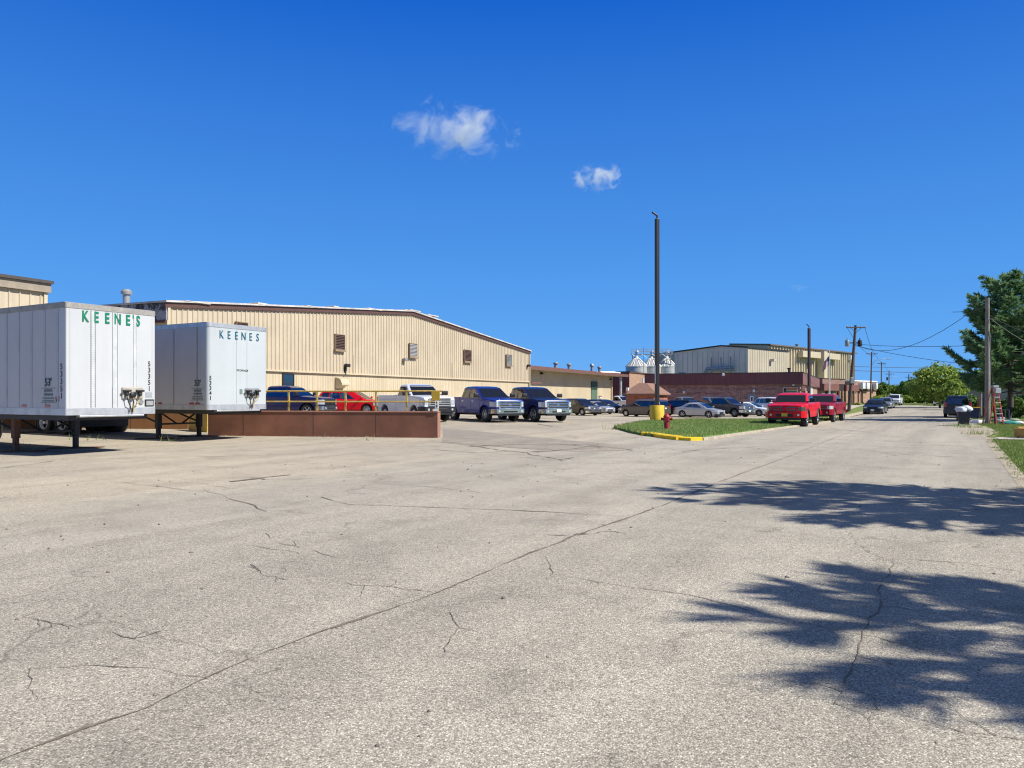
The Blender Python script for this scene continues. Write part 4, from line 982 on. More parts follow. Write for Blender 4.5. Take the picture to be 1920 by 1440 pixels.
for i in range(1, 9): sm.box(d2.length*i/9, d2.length*i/9+.025, -.006, 0, -.4, zt_-.06)
sm.build('joints', M_TRIM, ret2)
q0, q1 = gp(353, 807), gp(388, 811); d3 = Vector((q1.x-q0.x, q1.y-q0.y))
tag(MB().cbox(0, d3.length, 0, .3, -.6, zt_-.02, .02).build('dock_bumper', M_OLDYEL, None, (q0.x, q0.y, 0), math.atan2(d3.y, d3.x)), 'ochre yellow painted dock end between the two rust brown walls', 'dock bumper')
rail = thing('railing', 'worn yellow pipe railing along the top of the rust brown wall', 'railing', (wa.x, wa.y, zt_), wr)
def wallx(px):
    k = (px-960)/F; c, s = math.cos(wr), math.sin(wr); return (wa.x-k*wa.y)/(k*s-c)
x0 = wallx(430)
for px_ in (432, 484, 538, 591, 645, 702, 760, 819):
    x = wallx(px_); MB().box(x-.03, x+.03, .14, .20, .002, .71).build('post', M_OLDYEL, rail)
MB().cyl((x0, .17, .74), (wallx(826), .17, .74), .030, n=8).build('rail', M_OLDYEL, rail, smooth=60)
MB().cyl((x0, .12, .35), (wallx(820), .12, .35), .028, n=8).build('rail', M_OLDYEL, rail, smooth=60)
x = wallx(817); s_ = thing('warning_sign', 'plain ochre yellow square plate on the right end of the railing', 'sign', (wa.x, wa.y, zt_), wr)
MB().cbox(x-.16, x+.16, -.02, .0, .40, .73, .01).build('plate', mat('ochre_plate', (.46, .30, .025), .55), s_)
s_ = thing('dock_number_sign', 'narrow white number plate under the ochre square at the wall end', 'sign', (wa.x, wa.y, zt_), wr); x = wallx(819)
MB().cbox(x-.065, x+.065, -.02, .0, .10, .385, .008).build('plate', M_WHITE, s_)
text('lettering', [('9', x, .27, .085, .02, .9), ('8', x, .14, .10, .03, .9)], M_BLACK, s_, FRONT(0, -.0225, 0), .002)
s_ = thing('wall_sticker', 'small white and orange sticker plate on the end of the coping', 'sign', (wa.x, wa.y, zt_), wr)
MB().cbox(WLn-.18, WLn+.04, -.055, -.035, -.0, .085, .004).build('plate', M_WHITE, s_); MB().box(WLn-.18, WLn-.14, -.06, -.035, -.0, .085).build('orange_edge', M_AMBER, s_)

M_TRA = sheet('trailer_white', (.52, .535, .535), .34, .38, 0, (.42, .42, .40)); M_TRB = sheet('trailer_white_smooth', (.48, .515, .52), .24, .3, 0, (.42, .44, .44))
M_TSIDE = sheet('trailer_side', (.48, .47, .46), .3, .45, 0, (.45, .44, .43))  # greyer than the front: shade of the side put into its colour
M_RAILG = mat('weathered_rail', (.30, .285, .255), .6, .1, .3, 5)
M_INK = mat('black_ink', (.016, .016, .02), .5, var=.05); M_GRN = mat('green_ink', (.0, .19, .095), .45, var=.08, scale=9); M_TEAL = mat('teal_ink', (.006, .115, .17), .45, var=.08, scale=9)
M_FAINT = mat('faded_ink', (.15, .21, .19), .6, var=.3, scale=20)
TZ0, TZ1, TW, TL = 1.09, 4.02, 2.55, 16.0
def trailer(loc, label, riveted, word, wordm, num, number_on_front_left):
    t = thing('semi_trailer', label, 'trailer', loc, math.radians(60), 'parked white box trailers')
    mw = M_TRA if riveted else M_TRB; r_ = .03 if riveted else .13
    def plan(inset, y1):
        rr = max(.01, r_-inset); p = [(inset, y1), (inset, r_)] if False else []
        p += [(inset+rr-rr*math.cos(a), inset+rr-rr*math.sin(a)) for a in [i*PI/12 for i in range(7)]]
        q = [(TW-x, y) for x, y in reversed(p)]
        return [(inset, y1)]+p+q+[(TW-inset, y1)]
    # shell: front wall with rounded corners, then the side walls
    MB().prism(plan(0, .35), TZ0+.18, TZ1-.14, None).build('front_wall', mw, t, smooth=40)
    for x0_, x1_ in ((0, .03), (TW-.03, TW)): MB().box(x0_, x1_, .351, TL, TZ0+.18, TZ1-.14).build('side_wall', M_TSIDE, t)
    MB().prism(plan(-.012, TL+.01), TZ1-.139, TZ1, None).build('top_rail', M_RAILG if riveted else M_ALU, t, smooth=40)
    MB().prism(plan(-.012, TL+.01), TZ0, TZ0+.179, None).build('bottom_rail', M_ALU, t, smooth=40)
    MB().box(.02, TW-.02, .1, TL, TZ1+.001, TZ1+.02).build('roof', mat('trailer_roof', (.35, .35, .36), .6), t)
    MB().box(.03, TW-.03, TL-.06, TL, TZ0+.18, TZ1-.14).build('rear_door', mw, t)
    MB().box(.15, TW-.15, .15, TL-.1, TZ0-.14, TZ0-.001).build('floor_frame', M_DARK, t)
    for i, x in enumerate((.55, 1.9)):     # slender front coupler edge
        pass
    MB().cbox(.35, TW-.35, -.02, .9, TZ0-.06, TZ0-.002, .02).build('coupler_plate', M_ALU, t)
    sv = MB(); rv = MB()
    step = 1.22 if not riveted else .62
    y = .36 if riveted else .55; k = 0
    while y < TL-1:
        wdt = .035 if riveted else .02
        sv.box(-.010, -.0005, y-wdt, y+wdt, TZ0+.19, TZ1-.15)
        if riveted and y < 6:
            z = TZ0+.24
            while z < TZ1-.18:
                if k % 2 == 0: rv.lathe([(.012, 0), (.009, .006), (.001, .008)], 5, Matrix.Translation((-.010, y+.02, z)) @ Matrix.Rotation(-PI/2, 4, 'Y'))
                z += .075
        y += step; k += 1
    if riveted:
        for u in (.10, TW-.10, .68, .76, 1.88, 1.96):
            z = TZ0+.22
            while z < TZ1-.16:
                rv.lathe([(.012, 0), (.009, .007), (.001, .009)], 5, Matrix.Translation((u, -.0005 if u < .2 or u > 2.2 else -.0102, z)) @ Matrix.Rotation(PI/2, 4, 'X')); z += .06
    sv.build('side_seams', M_GREYM if not riveted else mat('seam_grey', (.42, .42, .43), .5), t)
    if rv.v: tag(rv.build('rivets', M_GREYM, t, recalc=False), kind='stuff')
    fs_ = MB()
    if riveted:
        for u, w_ in ((.72, .055), (1.33, .06), (1.92, .05)):
            fs_.box(u-w_, u+w_, -.010, -.0005, TZ0+.18, TZ1-.15)
        fs_.build('front_posts', mat('post_white', (.50, .52, .52), .5), t)
        dk = MB()
        for u in (.655, .785, 1.265, 1.40): dk.box(u-.004, u+.004, -.0125, -.0002, TZ0+.2, TZ1-.16)
        dk.box(1.255, 1.263, -.02, -.0002, TZ0+.19, TZ0+.75); dk.build('front_joints', M_GREYM, t)
    else:
        for u in (1.17, 1.62): fs_.box(u-.004, u+.004, -.004, -.0005, TZ0+.18, TZ1-.15)
        fs_.build('front_joints', M_GREYM, t)
        MB().box(1.30, 1.42, -.006, -.0005, 1.62, 1.80).build('faded_label', M_FAINT, t)
    # lettering
    zL = TZ1-.44 if riveted else TZ1-.50
    if riveted: it = [(c, .50+i*.302, zL-.02, .28, .035, .68) for i, c in enumerate('KEENES')]+[("'", 1.87, zL-.02, .28, .02, .7)]
    else: it = [(c, .53+i*.312, zL, .27, .008, .72) for i, c in enumerate('KEENES')]
    text('company_lettering', it, wordm, t, FRONT(0, -.013, 0))
    if number_on_front_left:
        text('number_lettering', [(c, .075, 2.10-i*.168, .135, .015, .85) for i, c in enumerate(num)], M_INK, t, FRONT(0.02, -.004, 0) @ Matrix.Rotation(0, 4, 'Z'))
        text('storage_lettering', [('STORAGE', 1.42, 2.42, .065, .0, 1.25)], M_INK, t, FRONT(0, -.006, 0))
    else:
        text('number_lettering', [(c, 2.36, 2.44-i*.175, .14, .02, .85) for i, c in enumerate(num)], M_INK, t, FRONT(0, -.004, 0))
        text('side_number_lettering', [(c, -.20, 2.28-i*.19, .155, .015, 1.0) for i, c in enumerate(num)], M_INK, t, SIDE(-.004, 0, 0))
    e = .80 if riveted else .52
    text('length_lettering', [("53'", -e, 1.86 if riveted else 1.90, .20, .015, .95)], mat('dark_green_ink', (.012, .06, .045), .5), t, SIDE(-.012, 0, 0))
    text('emblem_lettering', [("KEENE'S", -e-.0, 1.70, .075, .0, 1.0), ('TRANSFER', -e, 1.60, .065, 0, 1.0)], M_FAINT, t, SIDE(-.012, 0, 0))
    em = MB()
    for z in (1.80, 1.42): em.box(-.014, -.0115, e-.33, e+.33, z-.006, z+.006)
    for z, hw in ((1.535, .03), (1.465, .06)):
        for q in range(7): em.box(-.014, -.0115, e-.27+q*.08, e-.215+q*.08, z-.018, z+.018)
    em.build('emblem', M_FAINT, t)
    if riveted:
        MB().prism([(.30, 1.54), (.46, 1.54), (.46, 1.46), (.38, 1.40), (.30, 1.46)], -.0045, -.001, None, 'x').build('shield_badge', M_INK, t)
        MB().box(-.006, -.0046, .29, .47, 1.52, 1.58).build('shield_stripe', M_RED, t)
    for y in ((.72, 1.85, 3.2) if riveted else (.42, .72, 2.4, 2.75)):
        MB().box(-.017, -.0105, y, y+.22, TZ0+.21 if riveted else TZ0+.185, TZ0+.27 if riveted else TZ0+.24).build('reflector', M_RED, t)
    # air line / electric panel on the front
    ux = 1.78; uy = 1.52
    pb = MB().cbox(ux-.26, ux+.36, -.05, -.011, uy, uy+.32, .02).build('connector_panel', M_GREYM if not riveted else mat('dusty_panel', (.40, .37, .31), .7), t)
    for q in (ux-.17, ux+.22):
        MB().cyl((q, -.13, uy+.18), (q, -.05, uy+.18), .04, n=10).cbox(q-.035, q+.035, -.15, -.08, uy+.06, uy+.15, .015).cyl((q-.12, -.12, uy+.22), (q+.12, -.12, uy+.22), .03, n=8).build('air_coupling', M_BLACK, pb, smooth=40)
    MB().lathe([(.085, 0), (.085, .07), (.06, .09), (.001, .09)], 14, Matrix.Translation((ux+.02, -.05, uy+.10)) @ Matrix.Rotation(PI/2, 4, 'X')).build('power_socket', M_BLACK, pb, smooth=40)
    for a, b, m in ((ux-.17, ux-.05, M_BLACK), (ux+.0, ux+.03, M_BLACK), (ux+.22, ux+.06, M_OLDYEL), (ux+.02, ux+.045, M_OLDYEL)):
        MB().tube([(a, -.12, uy+.05), (a*.7+b*.3, -.13, uy-.10), (b, -.08, uy-.22), (b, -.05, TZ0+.05)], .014, 6).build('hose', m, pb, smooth=60)
    if riveted:
        MB().lathe([(.07, 0), (.07, .02), (.001, .02)], 14, Matrix.Translation((2.10, -.011, 1.43)) @ Matrix.Rotation(PI/2, 4, 'X')).build('round_cap', M_GREYM, t)
        MB().cbox(2.22, 2.50, -.03, -.001, 1.31, 1.50, .01).build('document_holder', M_BLACK, t); MB().box(2.25, 2.47, -.035, -.029, 1.33, 1.46).build('document_label', mat('grey_label', (.30, .31, .31), .5), t)
        MB().box(2.24, 2.44, -.006, -.0005, 1.56, 1.70).build('data_plate', M_ALU, t)
    # landing gear
    ly = 3.2
    lm = M_RUST if riveted else M_DARK
    for x in (.42, 2.13):
        lg = MB().cbox(x-.09, x+.09, ly-.09, ly+.09, .40, TZ0-.02, .015).cbox(x-.065, x+.065, ly-.065, ly+.065, .05, .42, .01).build('landing_leg', lm if x < 1 else M_DARK, t)
        MB().cbox(x-.17, x+.17, ly-.17, ly+.17, .03, .06, .01).build('foot', M_RUST, lg)
    br = MB().box(.5, 2.05, ly-.03, ly+.03, .52, .58)
    for a, b in ((.5, 1.15), (2.05, 1.4)): br.tube([(a, ly, TZ0-.12), (b, ly, .56)], .03, 6)
    for x in (.42, 2.13): br.tube([(x, ly+.1, .62), (x, ly+1.5, TZ0-.1)], .03, 6)
    br.build('brace', M_DARK, t)
    # tandem axles
    tm, rm = wheel_mesh(.51, .58, 0, .55)
    for y in (8.6, 9.85):
        for x, sgn in ((.31, 1), (TW-.31, -1)):
            o = bpy.data.objects.new('wheel', tm); COL.objects.link(o); o.parent = t; o.location = (x, y, .51); o.rotation_euler = (0, 0, PI/2*sgn)
            q = bpy.data.objects.new('rim', rm); COL.objects.link(q); q.parent = o; q.material_slots[0].link = 'OBJECT'; q.material_slots[0].material = M_WHITE
        MB().cyl((.5, y, .51), (TW-.5, y, .51), .07, n=8).build('axle', M_DARK, t)
    MB().box(.7, TW-.7, 8.0, 10.6, .66, TZ0-.145).build('suspension', M_DARK, t)
    for y_, z_ in ((10.7, .25), (7.88, .35)): MB().box(.2, TW-.2, y_, y_+.03, z_, TZ0-.15).build('mud_flap', M_BLACK, t)
    return t
A1_, A2_ = Vector((-11.5, 19.8)), Vector((-10.13, 25.6))
trailer((A1_.x, A1_.y, terr(*A1_)+.0), 'nearest white riveted trailer, green lettering and number 53351 on its front', True, "KEENE'S", M_GRN, '53351', False)
trailer((A2_.x, A2_.y, terr(*A2_)+.0), 'smooth white storage trailer with teal lettering and number 53341', False, 'KEENES', M_TEAL, '53341', True)
for A, x, lab in ((A1_, 2.13, 'rusty plank under the right landing leg of the nearest trailer'), (A1_, .42, 'rusty plank under the left landing leg of the nearest trailer'), (A2_, 2.13, 'dark plank under the far landing leg of the storage trailer'), (A2_, .42, 'dark plank under the near landing leg of the storage trailer')):
    p = (A.x+x*.5-3.2*.866, A.y+x*.866+3.2*.5)
    tag(MB().cbox(-.75, .75, -.22, .22, 0, .028, .008).build('plank', M_RUST if A is A1_ else M_DARK, None, (p[0], p[1], terr(*p)+.004), math.radians(10)), lab, 'plank', 'planks under trailer legs')

# ------------------------------------------------------------------ lamp poles, hydrant
M_POLE = mat('bronze_pole', (.012, .012, .014), .5, .0, .15); M_POLE2 = mat('maroon_pole', (.045, .022, .026), .5, .1, .15)
p = at(1232, 45); tub_h = .92
lp = thing('lamp_pole', 'tall black square lamp pole standing in a yellow tub on the grass tip', 'lamp pole', (p.x, p.y, p.z+.04), math.radians(20))
MB().lathe([(.42, -.3), (.42, tub_h), (.40, tub_h+.03), (.001, tub_h+.03)], 28).build('concrete_base', mat('tub_yellow', (.66, .44, .02), .55, var=.12, scale=2.5), lp, smooth=40)
zt2 = zz(415, 45)
MB().cbox(-.108, .108, -.108, .108, tub_h+.0305, zt2, .02).build('pole', M_POLE, lp)
MB().box(-.2, .2, -.2, .2, tub_h+.031, tub_h+.07).build('foot_plate', M_POLE, lp)
MB().tube([(0, 0, zt2-.02), (0, 0, zt2+.18), (-.32, 0, zt2+.36)], .06, 8).build('arm', M_POLE, lp); MB().box(-.122, -.109, -.06, .06, 2.2, 3.3).build('sticker', mat('pale_sticker', (.5, .5, .48), .5), lp); MB().box(.109, .12, -.05, .05, 1.6, 2.9).build('sticker', mat('pale_sticker', (.5, .5, .48), .5), lp)
p = at(1517, 90)
lp2 = thing('lamp_pole', 'slim maroon lamp pole rising behind the red pickups by the office', 'lamp pole', (p.x, p.y, p.z), math.radians(20))
zt3 = zz(613, 90)
MB().cbox(-.13, .13, -.13, .13, 0, zt3, .02).build('pole', M_POLE2, lp2); MB().cbox(-.4, .4, -.4, .4, -.3, .7, .04).build('concrete_base', M_CONC, lp2)
MB().tube([(0, 0, zt3-.02), (0, 0, zt3+.2), (-.35, 0, zt3+.45)], .06, 8).build('arm', M_POLE2, lp2)
MB().box(-.5, .0, -.16, -.131, 2.4, 3.0).build('conduit_box', M_POLE2, lp2)
p = gp(1250, 809.5)
hy = thing('fire_hydrant', 'faded red fire hydrant on the grass beside the yellow tub', 'hydrant', (p.x, p.y, p.z+.06), math.radians(-15))
M_HY = mat('hydrant_red', (.34, .022, .030), .5, var=.25, scale=8)
MB().lathe([(.165, -.1), (.165, .05), (.125, .06), (.12, .12), (.115, .40), (.155, .41), (.155, .46), (.125, .47), (.12, .56), (.15, .57), (.15, .60), (.12, .66), (.06, .72), (.03, .73), (.03, .78), (.001, .78)], 20).build('barrel', M_HY, hy, smooth=35)
MB().cyl((0, -.12, .47), (0, -.24, .47), .085, n=14).cyl((0, -.22, .47), (0, -.27, .47), .10, n=8).build('pumper_cap', M_HY, hy, smooth=35)
for s in (1, -1): MB().cyl((s*.1, 0, .50), (s*.21, 0, .50), .055, n=12).cyl((s*.2, 0, .50), (s*.25, 0, .50), .068, n=8).build('side_cap', M_HY, hy, smooth=35)

# ------------------------------------------------------------------ utility poles and wires
def upole(px_, d, top_py, label, lean=0, arm=1.1, armz=.5, m=M_DWOOD, rot=0, group='wooden utility poles along the street', r0=.16, base=None):
    p = at(px_, d); h = zz(top_py, d)-p.z
    t = thing('utility_pole', label, 'utility pole', (p.x, p.y, p.z), 0, group)
    L_ = lambda z: lean*z/h
    MB().cyl((0, 0, -.4), (lean, 0, h), r0, r0*.68, n=12).build('pole', m, t, smooth=50)
    if arm:
        z = h-armz; c, s = math.cos(rot), math.sin(rot)
        M = Matrix.Translation((L_(z), 0, z)) @ Matrix.Rotation(rot, 4, 'Z')
        MB().box(-arm, arm, -.18, -.08, -.06, .06, M).build('crossarm', m, t)
        b = MB()
        for q in (-1, 1): b.tube([M @ Vector((q*arm*.55, -.13, -.06)), M @ Vector((0, -.13, -.55))], .025, 4)
        b.build('arm_brace', M_DARK, t)
        for q in (-.9, -.5, .5, .9): MB().lathe([(.03, 0), (.055, .05), (.03, .09), (.05, .13), (.02, .17)], 8, M @ Matrix.Translation((q*arm, -.13, .06))).build('insulator', M_GREYM, t)
    return t, h, p
u1, h1, p1 = upole(1591, 85, 610, 'big leaning wooden utility pole with crossarm and two transformers', .78, 1.05, .25, r0=.2)
for q in (-.75, .65):
    MB().lathe([(.001, 0), (.21, .02), (.23, .1), (.23, .62), (.2, .7), (.06, .74), (.05, .95), (.001, .96)], 14, Matrix.Translation((.60+q, 0, h1-2.35))).build('transformer', M_GREYM if q < 0 else M_DARK, u1, smooth=40)
MB().box(-.1, 1.15, -.06, .06, h1-2.0, h1-1.9).build('bracket', M_DARK, u1)
MB().cbox(.1, .45, -.35, -.14, 3.2, 3.9, .03).build('meter_box', M_GREYM, u1)
u2, h2, p2 = upole(1632, 146, 660, 'second wooden pole with a curved street lamp arm to the right', .25, 1.1, .35)
MB().tube([(.2, 0, h2-2.6), (1.0, 0, h2-1.6), (2.2, 0, h2-1.35), (3.2, 0, h2-1.3)], .05, 6).cbox(3.1, 3.9, -.14, .14, h2-1.38, h2-1.22, .04).build('street_lamp_arm', M_GREYM, u2)
u3, h3, p3 = upole(1652, 185, 679, 'third wooden pole along the street, plain crossarm', .1, 1.1, .3)
u4, h4, p4 = upole(1667, 205, 695, 'fourth wooden pole with a small transformer and lamp arm', .0, 1.3, .9)
MB().lathe([(.2, 0), (.23, .1), (.23, .8), (.1, .9)], 10, Matrix.Translation((-.5, 0, h4-2.6))).build('transformer', M_DARK, u4); MB().tube([(0, 0, h4-2.2), (1, 0, h4-1.7), (2.2, 0, h4-1.6)], .05, 6).build('street_lamp_arm', M_GREYM, u4)
u5, h5, p5 = upole(1704, 235, 702, 'farthest wooden pole standing in front of the tree line', .0, 1.2, .9, r0=.22)
u6, h6, p6 = upole(1851.5, 47, 558.5, 'pale grey bare wooden pole beside the orange ladder on the lawn', .0, 0, m=M_WOOD, r0=.165)
MB().cyl((.17, -.02, 0), (.17, -.02, 5.5), .02, n=6).build('ground_conduit', M_GREYM, u6)
for px_, d, tp, lab in ((1838.5, 58, 706, 'short grey post, left of two behind the bare pole'), (1845, 60, 708, 'short grey post, right of two behind the bare pole')):
    p = at(px_, d); tag(MB().cyl((0, 0, -.3), (0, 0, zz(tp, d)-p.z), .11, .10, n=10).cbox(-.14, .14, -.14, .14, zz(tp, d)-p.z-.05, zz(tp, d)-p.z+.05, .02).build('wood_post', M_WOOD, None, p, smooth=50), lab, 'post', 'short posts behind the bare pole')
def P3(px, py, d): return Vector(((px-960)/F*d, d, zz(py, d)))
def wire(a, b, sag, label, r=.022, n=14):
    pts = [a.lerp(b, i/n)-Vector((0, 0, sag*4*(i/n)*(1-i/n))) for i in range(n+1)]
    return tag(MB().tube(pts, r, 4).build('power_line', M_WIRE, recalc=False), label, 'power line', 'overhead wires')
wire(P3(1603, 646, 85), P3(1851, 561, 47), 1.7, 'overhead wire climbing from the leaning pole to the top of the bare pole')
wire(P3(1603, 645, 85), P3(1940, 640, 60), .35, 'nearly level overhead wire running from the leaning pole into the pine')
wire(P3(1603, 648, 85), P3(1900, 690, 70), .35, 'overhead wire dropping right from the leaning pole toward the pine')
wire(P3(1594, 687, 100), P3(1960, 688, 120), .2, 'upper of two level wires crossing the street far back', .028)
wire(P3(1594, 694.5, 100), P3(1960, 700, 118), .2, 'lower of two level wires crossing the street far back', .03)
wire(P3(1853, 590, 47), P3(1990, 640, 44), .25, 'service wire falling right from the bare pole, upper one', .02)
wire(P3(1853, 594, 47), P3(1990, 668, 46), .3, 'service wire falling right from the bare pole, lower one', .02)
wire(P3(1853, 575, 47), P3(1785, 585, 60), .1, 'short wire stub reaching left from the bare pole', .02)
gpnt = at(1866, 46); wire(P3(1853, 600, 47), gpnt+Vector((0, 0, .1)), 0, 'guy wire slanting from the bare pole down to the lawn', .018)
tag(MB().cyl((0, 0, 0), (-.10, .05, 1.9), .045, n=8).build('guy_guard', M_WIRE, None, gpnt, smooth=50), 'dark sleeve on the foot of the guy wire by the ladder', 'guy guard')
for (a, b, sg, lab) in ((P3(1621, 612, 85), P3(1640, 663, 146), .5, 'wire between the leaning pole and the second pole, street side'), (P3(1587, 612, 85), P3(1628, 663, 146), .5, 'wire between the leaning pole and the second pole, office side'),
                        (P3(1640, 663, 146), P3(1657, 681, 185), .4, 'wire between the second and third poles'), (P3(1657, 681, 185), P3(1672, 702, 205), .3, 'wire between the third and fourth poles')):
    wire(a, b, sg, lab, .025)
# flag pole
p = at(1555.5, 112)
fp = thing('flagpole', 'white flagpole with a wind curled striped flag before the entrance', 'flagpole', p)
hf = zz(660, 112)-p.z
MB().cyl((0, 0, 0), (0, 0, hf), .09, .05, n=10).lathe([(.001, 0), (.1, .08), (.001, .2)], 8, Matrix.Translation((0, 0, hf))).build('pole', M_WHITE, fp, smooth=50)
t = newmat('flag_cloth'); uv = t.n('ShaderNodeUVMap'); sx = t.n('ShaderNodeSeparateXYZ'); t.l(uv.outputs[0], sx.inputs[0])
st_ = t.mathn('GREATER_THAN', t.mathn('SINE', t.mathn('MULTIPLY', sx.outputs[1], 13*PI)), 0); cn = t.mathn('MULTIPLY', t.mathn('LESS_THAN', sx.outputs[0], .4), t.mathn('GREATER_THAN', sx.outputs[1], .46))
t.l(t.mix(cn, t.mix(st_, (.65, .65, .65), (.35, .02, .03)), (.015, .02, .09)), t.b.inputs['Base Color']); t.b.inputs['Roughness'].default_value = .9
fl = MB(); nu, nv = 16, 8
for i in range(nu+1):
    for j in range(nv+1):
        u, v = i/nu, j/nv; fl.v.append((-.08-u*1.0*(1-.15*v), .22*math.sin(u*9+v*1.5)*u, hf-1.9+v*1.3-u*.95+.1*math.sin(u*6)))
for i in range(nu):
    for j in range(nv): fl.f.append((i*(nv+1)+j, (i+1)*(nv+1)+j, (i+1)*(nv+1)+j+1, i*(nv+1)+j+1))
fo = fl.build('flag', t.m, fp, recalc=False, smooth=80); ul = fo.data.uv_layers.new()
for l in fo.data.loops: ul.data[l.index].uv = (l.vertex_index // (nv+1) / nu, l.vertex_index % (nv+1) / nv)

# ------------------------------------------------------------------ the vehicles
HB = (.45, -.89)
PR_BLUE = paint('deep_blue_paint', (.005, .015, .19)); PR_NAVY = paint('navy_paint', (.006, .009, .065)); PR_WHITE = paint('white_car_paint', (.70, .71, .72)); PR_RED = redpaint('bright_red_paint', (.60, .006, .016))
PR_DRED = redpaint('dark_red_paint', (.26, .008, .018)); PR_CRED = paint('crimson_paint', (.42, .008, .016)); PR_BLACK = paint('black_paint', (.008, .008, .010)); PR_GREY = paint('graphite_paint', (.055, .055, .060)); PR_SILV = paint('silver_paint', (.42, .43, .44), .4)
PR_BRN = paint('taupe_paint', (.10, .088, .080), .2); PR_TEAL = paint('dark_teal_paint', (.010, .020, .032)); PR_LBLUE = paint('pale_blue_paint', (.22, .28, .34), .2); PR_DSILV = paint('dim_silver_paint', (.26, .27, .28), .4); PR_RUST = paint('faded_red_paint', (.20, .075, .06))
PL_Y = mat('yellow_plate', (.66, .42, .03), .5); PL_W = mat('white_plate', (.66, .66, .64), .5); DKR = mat('dark_rim', (.06, .06, .065), .35, .6)
GL = 'vehicles in the works parking lot'; GS = 'vehicles parked along the street'
V = vehicle
V('pickup_truck', 'glossy deep blue crew cab pickup with chrome grille beside the wall end', 'pickup truck', at(905, 43.3), (.53, -.85), 'pickup', PR_BLUE, GL, grille='bars', doorpull=M_CHROME, flare=PR_BLUE)
V('pickup_truck', 'navy pickup with white front plate right of the glossy blue one', 'pickup truck', at(994, 44.2), (.50, -.866), 'pickup', PR_NAVY, GL, plate=PL_W, spokes=5)
V('pickup_truck', 'white single cab work pickup with black bumper behind the railing end', 'pickup truck', at(777, 42.8), (.56, -.83), 'work', PR_WHITE, GL, bumper=M_BLACK, trim=M_GREYM, spokes=8, rimmat=M_WHITE, rimfrac=.55)
V('pickup_truck', 'dark blue pickup showing its nose past the storage trailer, behind the railing', 'pickup truck', at(536, 47), (.97, -.22), 'pickup', PR_NAVY, GL, trim=M_BLACK, bumper=M_CHROME)
V('suv', 'red crossover seen side on behind the yellow railing', 'suv', at(659, 54.5), (.985, -.17), 'suv', PR_RED, GL, trim=M_CHROME, spokes=10)
V('suv', 'black suv right of the navy pickup at the lot far side', 'suv', at(1087, 81), (.56, -.83), 'suv', PR_BLACK, GL, spokes=7, scale=1.04)
V('car', 'small white car whose tail peeps out behind the navy pickup', 'car', at(1046, 88), (.5, -.86), 'sedan', PR_WHITE, GL)
V('car', 'silver car mostly hidden behind the black suv', 'car', at(1118, 87), (.6, -.8), 'sedan', PR_SILV, GL, grille='one')
V('car', 'dark teal hatch between the silver car and the white pickup', 'car', at(1131, 92), (.6, -.8), 'van', PR_TEAL, GL, grille='one', scale=.93)
V('pickup_truck', 'distant white pickup parked near the annex door', 'pickup truck', at(1160, 101), (.62, -.79), 'work', PR_WHITE, GL)
V('minivan', 'taupe minivan seen from its left rear, behind the lamp pole', 'minivan', at(1207, 76.5), (-.70, .71), 'van', PR_BRN, GL, spokes=9, rearplate=PL_W)
V('suv', 'black suv with red tail lamp right of the lamp pole', 'suv', at(1268, 78), (-.68, .73), 'suv', PR_BLACK, GL, rearplate=PL_W)
V('car', 'silver sedan side on in the first row right of the lamp pole', 'car', at(1311, 73.5), (.76, -.65), 'sedan', PR_SILV, GL, spokes=5, rimfrac=.72, grille='one', trim=M_BLACK)
V('pickup_truck', 'graphite crew cab pickup between the silver and the white sedans', 'pickup truck', at(1357, 76.5), (.62, -.78), 'pickup', PR_GREY, GL, plate=PL_W)
V('car', 'white sedan at the right end of the first row', 'car', at(1405, 78.5), (.76, -.65), 'sedan', PR_WHITE, GL, grille='one', trim=M_BLACK)
V('suv', 'white suv facing the street, half behind the bright red pickup', 'suv', at(1451, 83), (.22, -.97), 'suv', PR_WHITE, GL, spokes=6, scale=1.1)
V('pickup_truck', 'pale blue pickup backed up against the brick wall', 'pickup truck', at(1284, 90), (.25, -.97), 'pickup', PR_LBLUE, GL)
V('pickup_truck', 'dim silver pickup behind the graphite one, only its cab showing', 'pickup truck', at(1334, 88), (.3, -.95), 'pickup', PR_DSILV, GL)
V('pickup_truck', 'bright red pickup with crosshair grille and yellow plate at the kerb', 'pickup truck', at(1490, 43.5), (-.50, -.866), 'lifted', PR_RED, GS, grille='cross', plate=PL_Y, bumper=PR_RED, scoops=True, flare=M_BLACK, rimmat=M_CHROME, spokes=5, lampmat=mat('smoked_lamp', (.05, .05, .055), .1, 0, .3, 12, coat=1))
V('pickup_truck', 'darker crimson pickup parked right behind the bright red one', 'pickup truck', at(1545, 52), (-.53, -.85), 'lifted', PR_DRED, GS, grille='cross', bumper=PR_DRED, trim=PR_DRED, rimmat=M_CHROME)
V('car', 'black sedan parked on the far left of the street', 'car', at(1641.5, 79), (-.53, -.85), 'sedan', PR_BLACK, GS, grille='one', trim=M_BLACK, plate=PL_W, scale=1.06)
V('car', 'grey sedan parked behind the black one', 'car', at(1661, 99), (-.53, -.85), 'sedan', PR_DSILV, GS, grille='one')
V('suv', 'white and blue wagon last in the left row of the street', 'suv', at(1677.5, 117), (-.53, -.85), 'suv', PR_WHITE, GS)
V('suv', 'dark suv seen from behind at the right edge of the street', 'suv', at(1795.5, 61.5), (.50, .866), 'van', PR_TEAL, GS, rearplate=PL_W, bumper=M_ALU)
V('suv', 'faded red suv far down the right side of the street', 'suv', at(1764, 112), (-.50, -.866), 'suv', PR_RUST, GS)

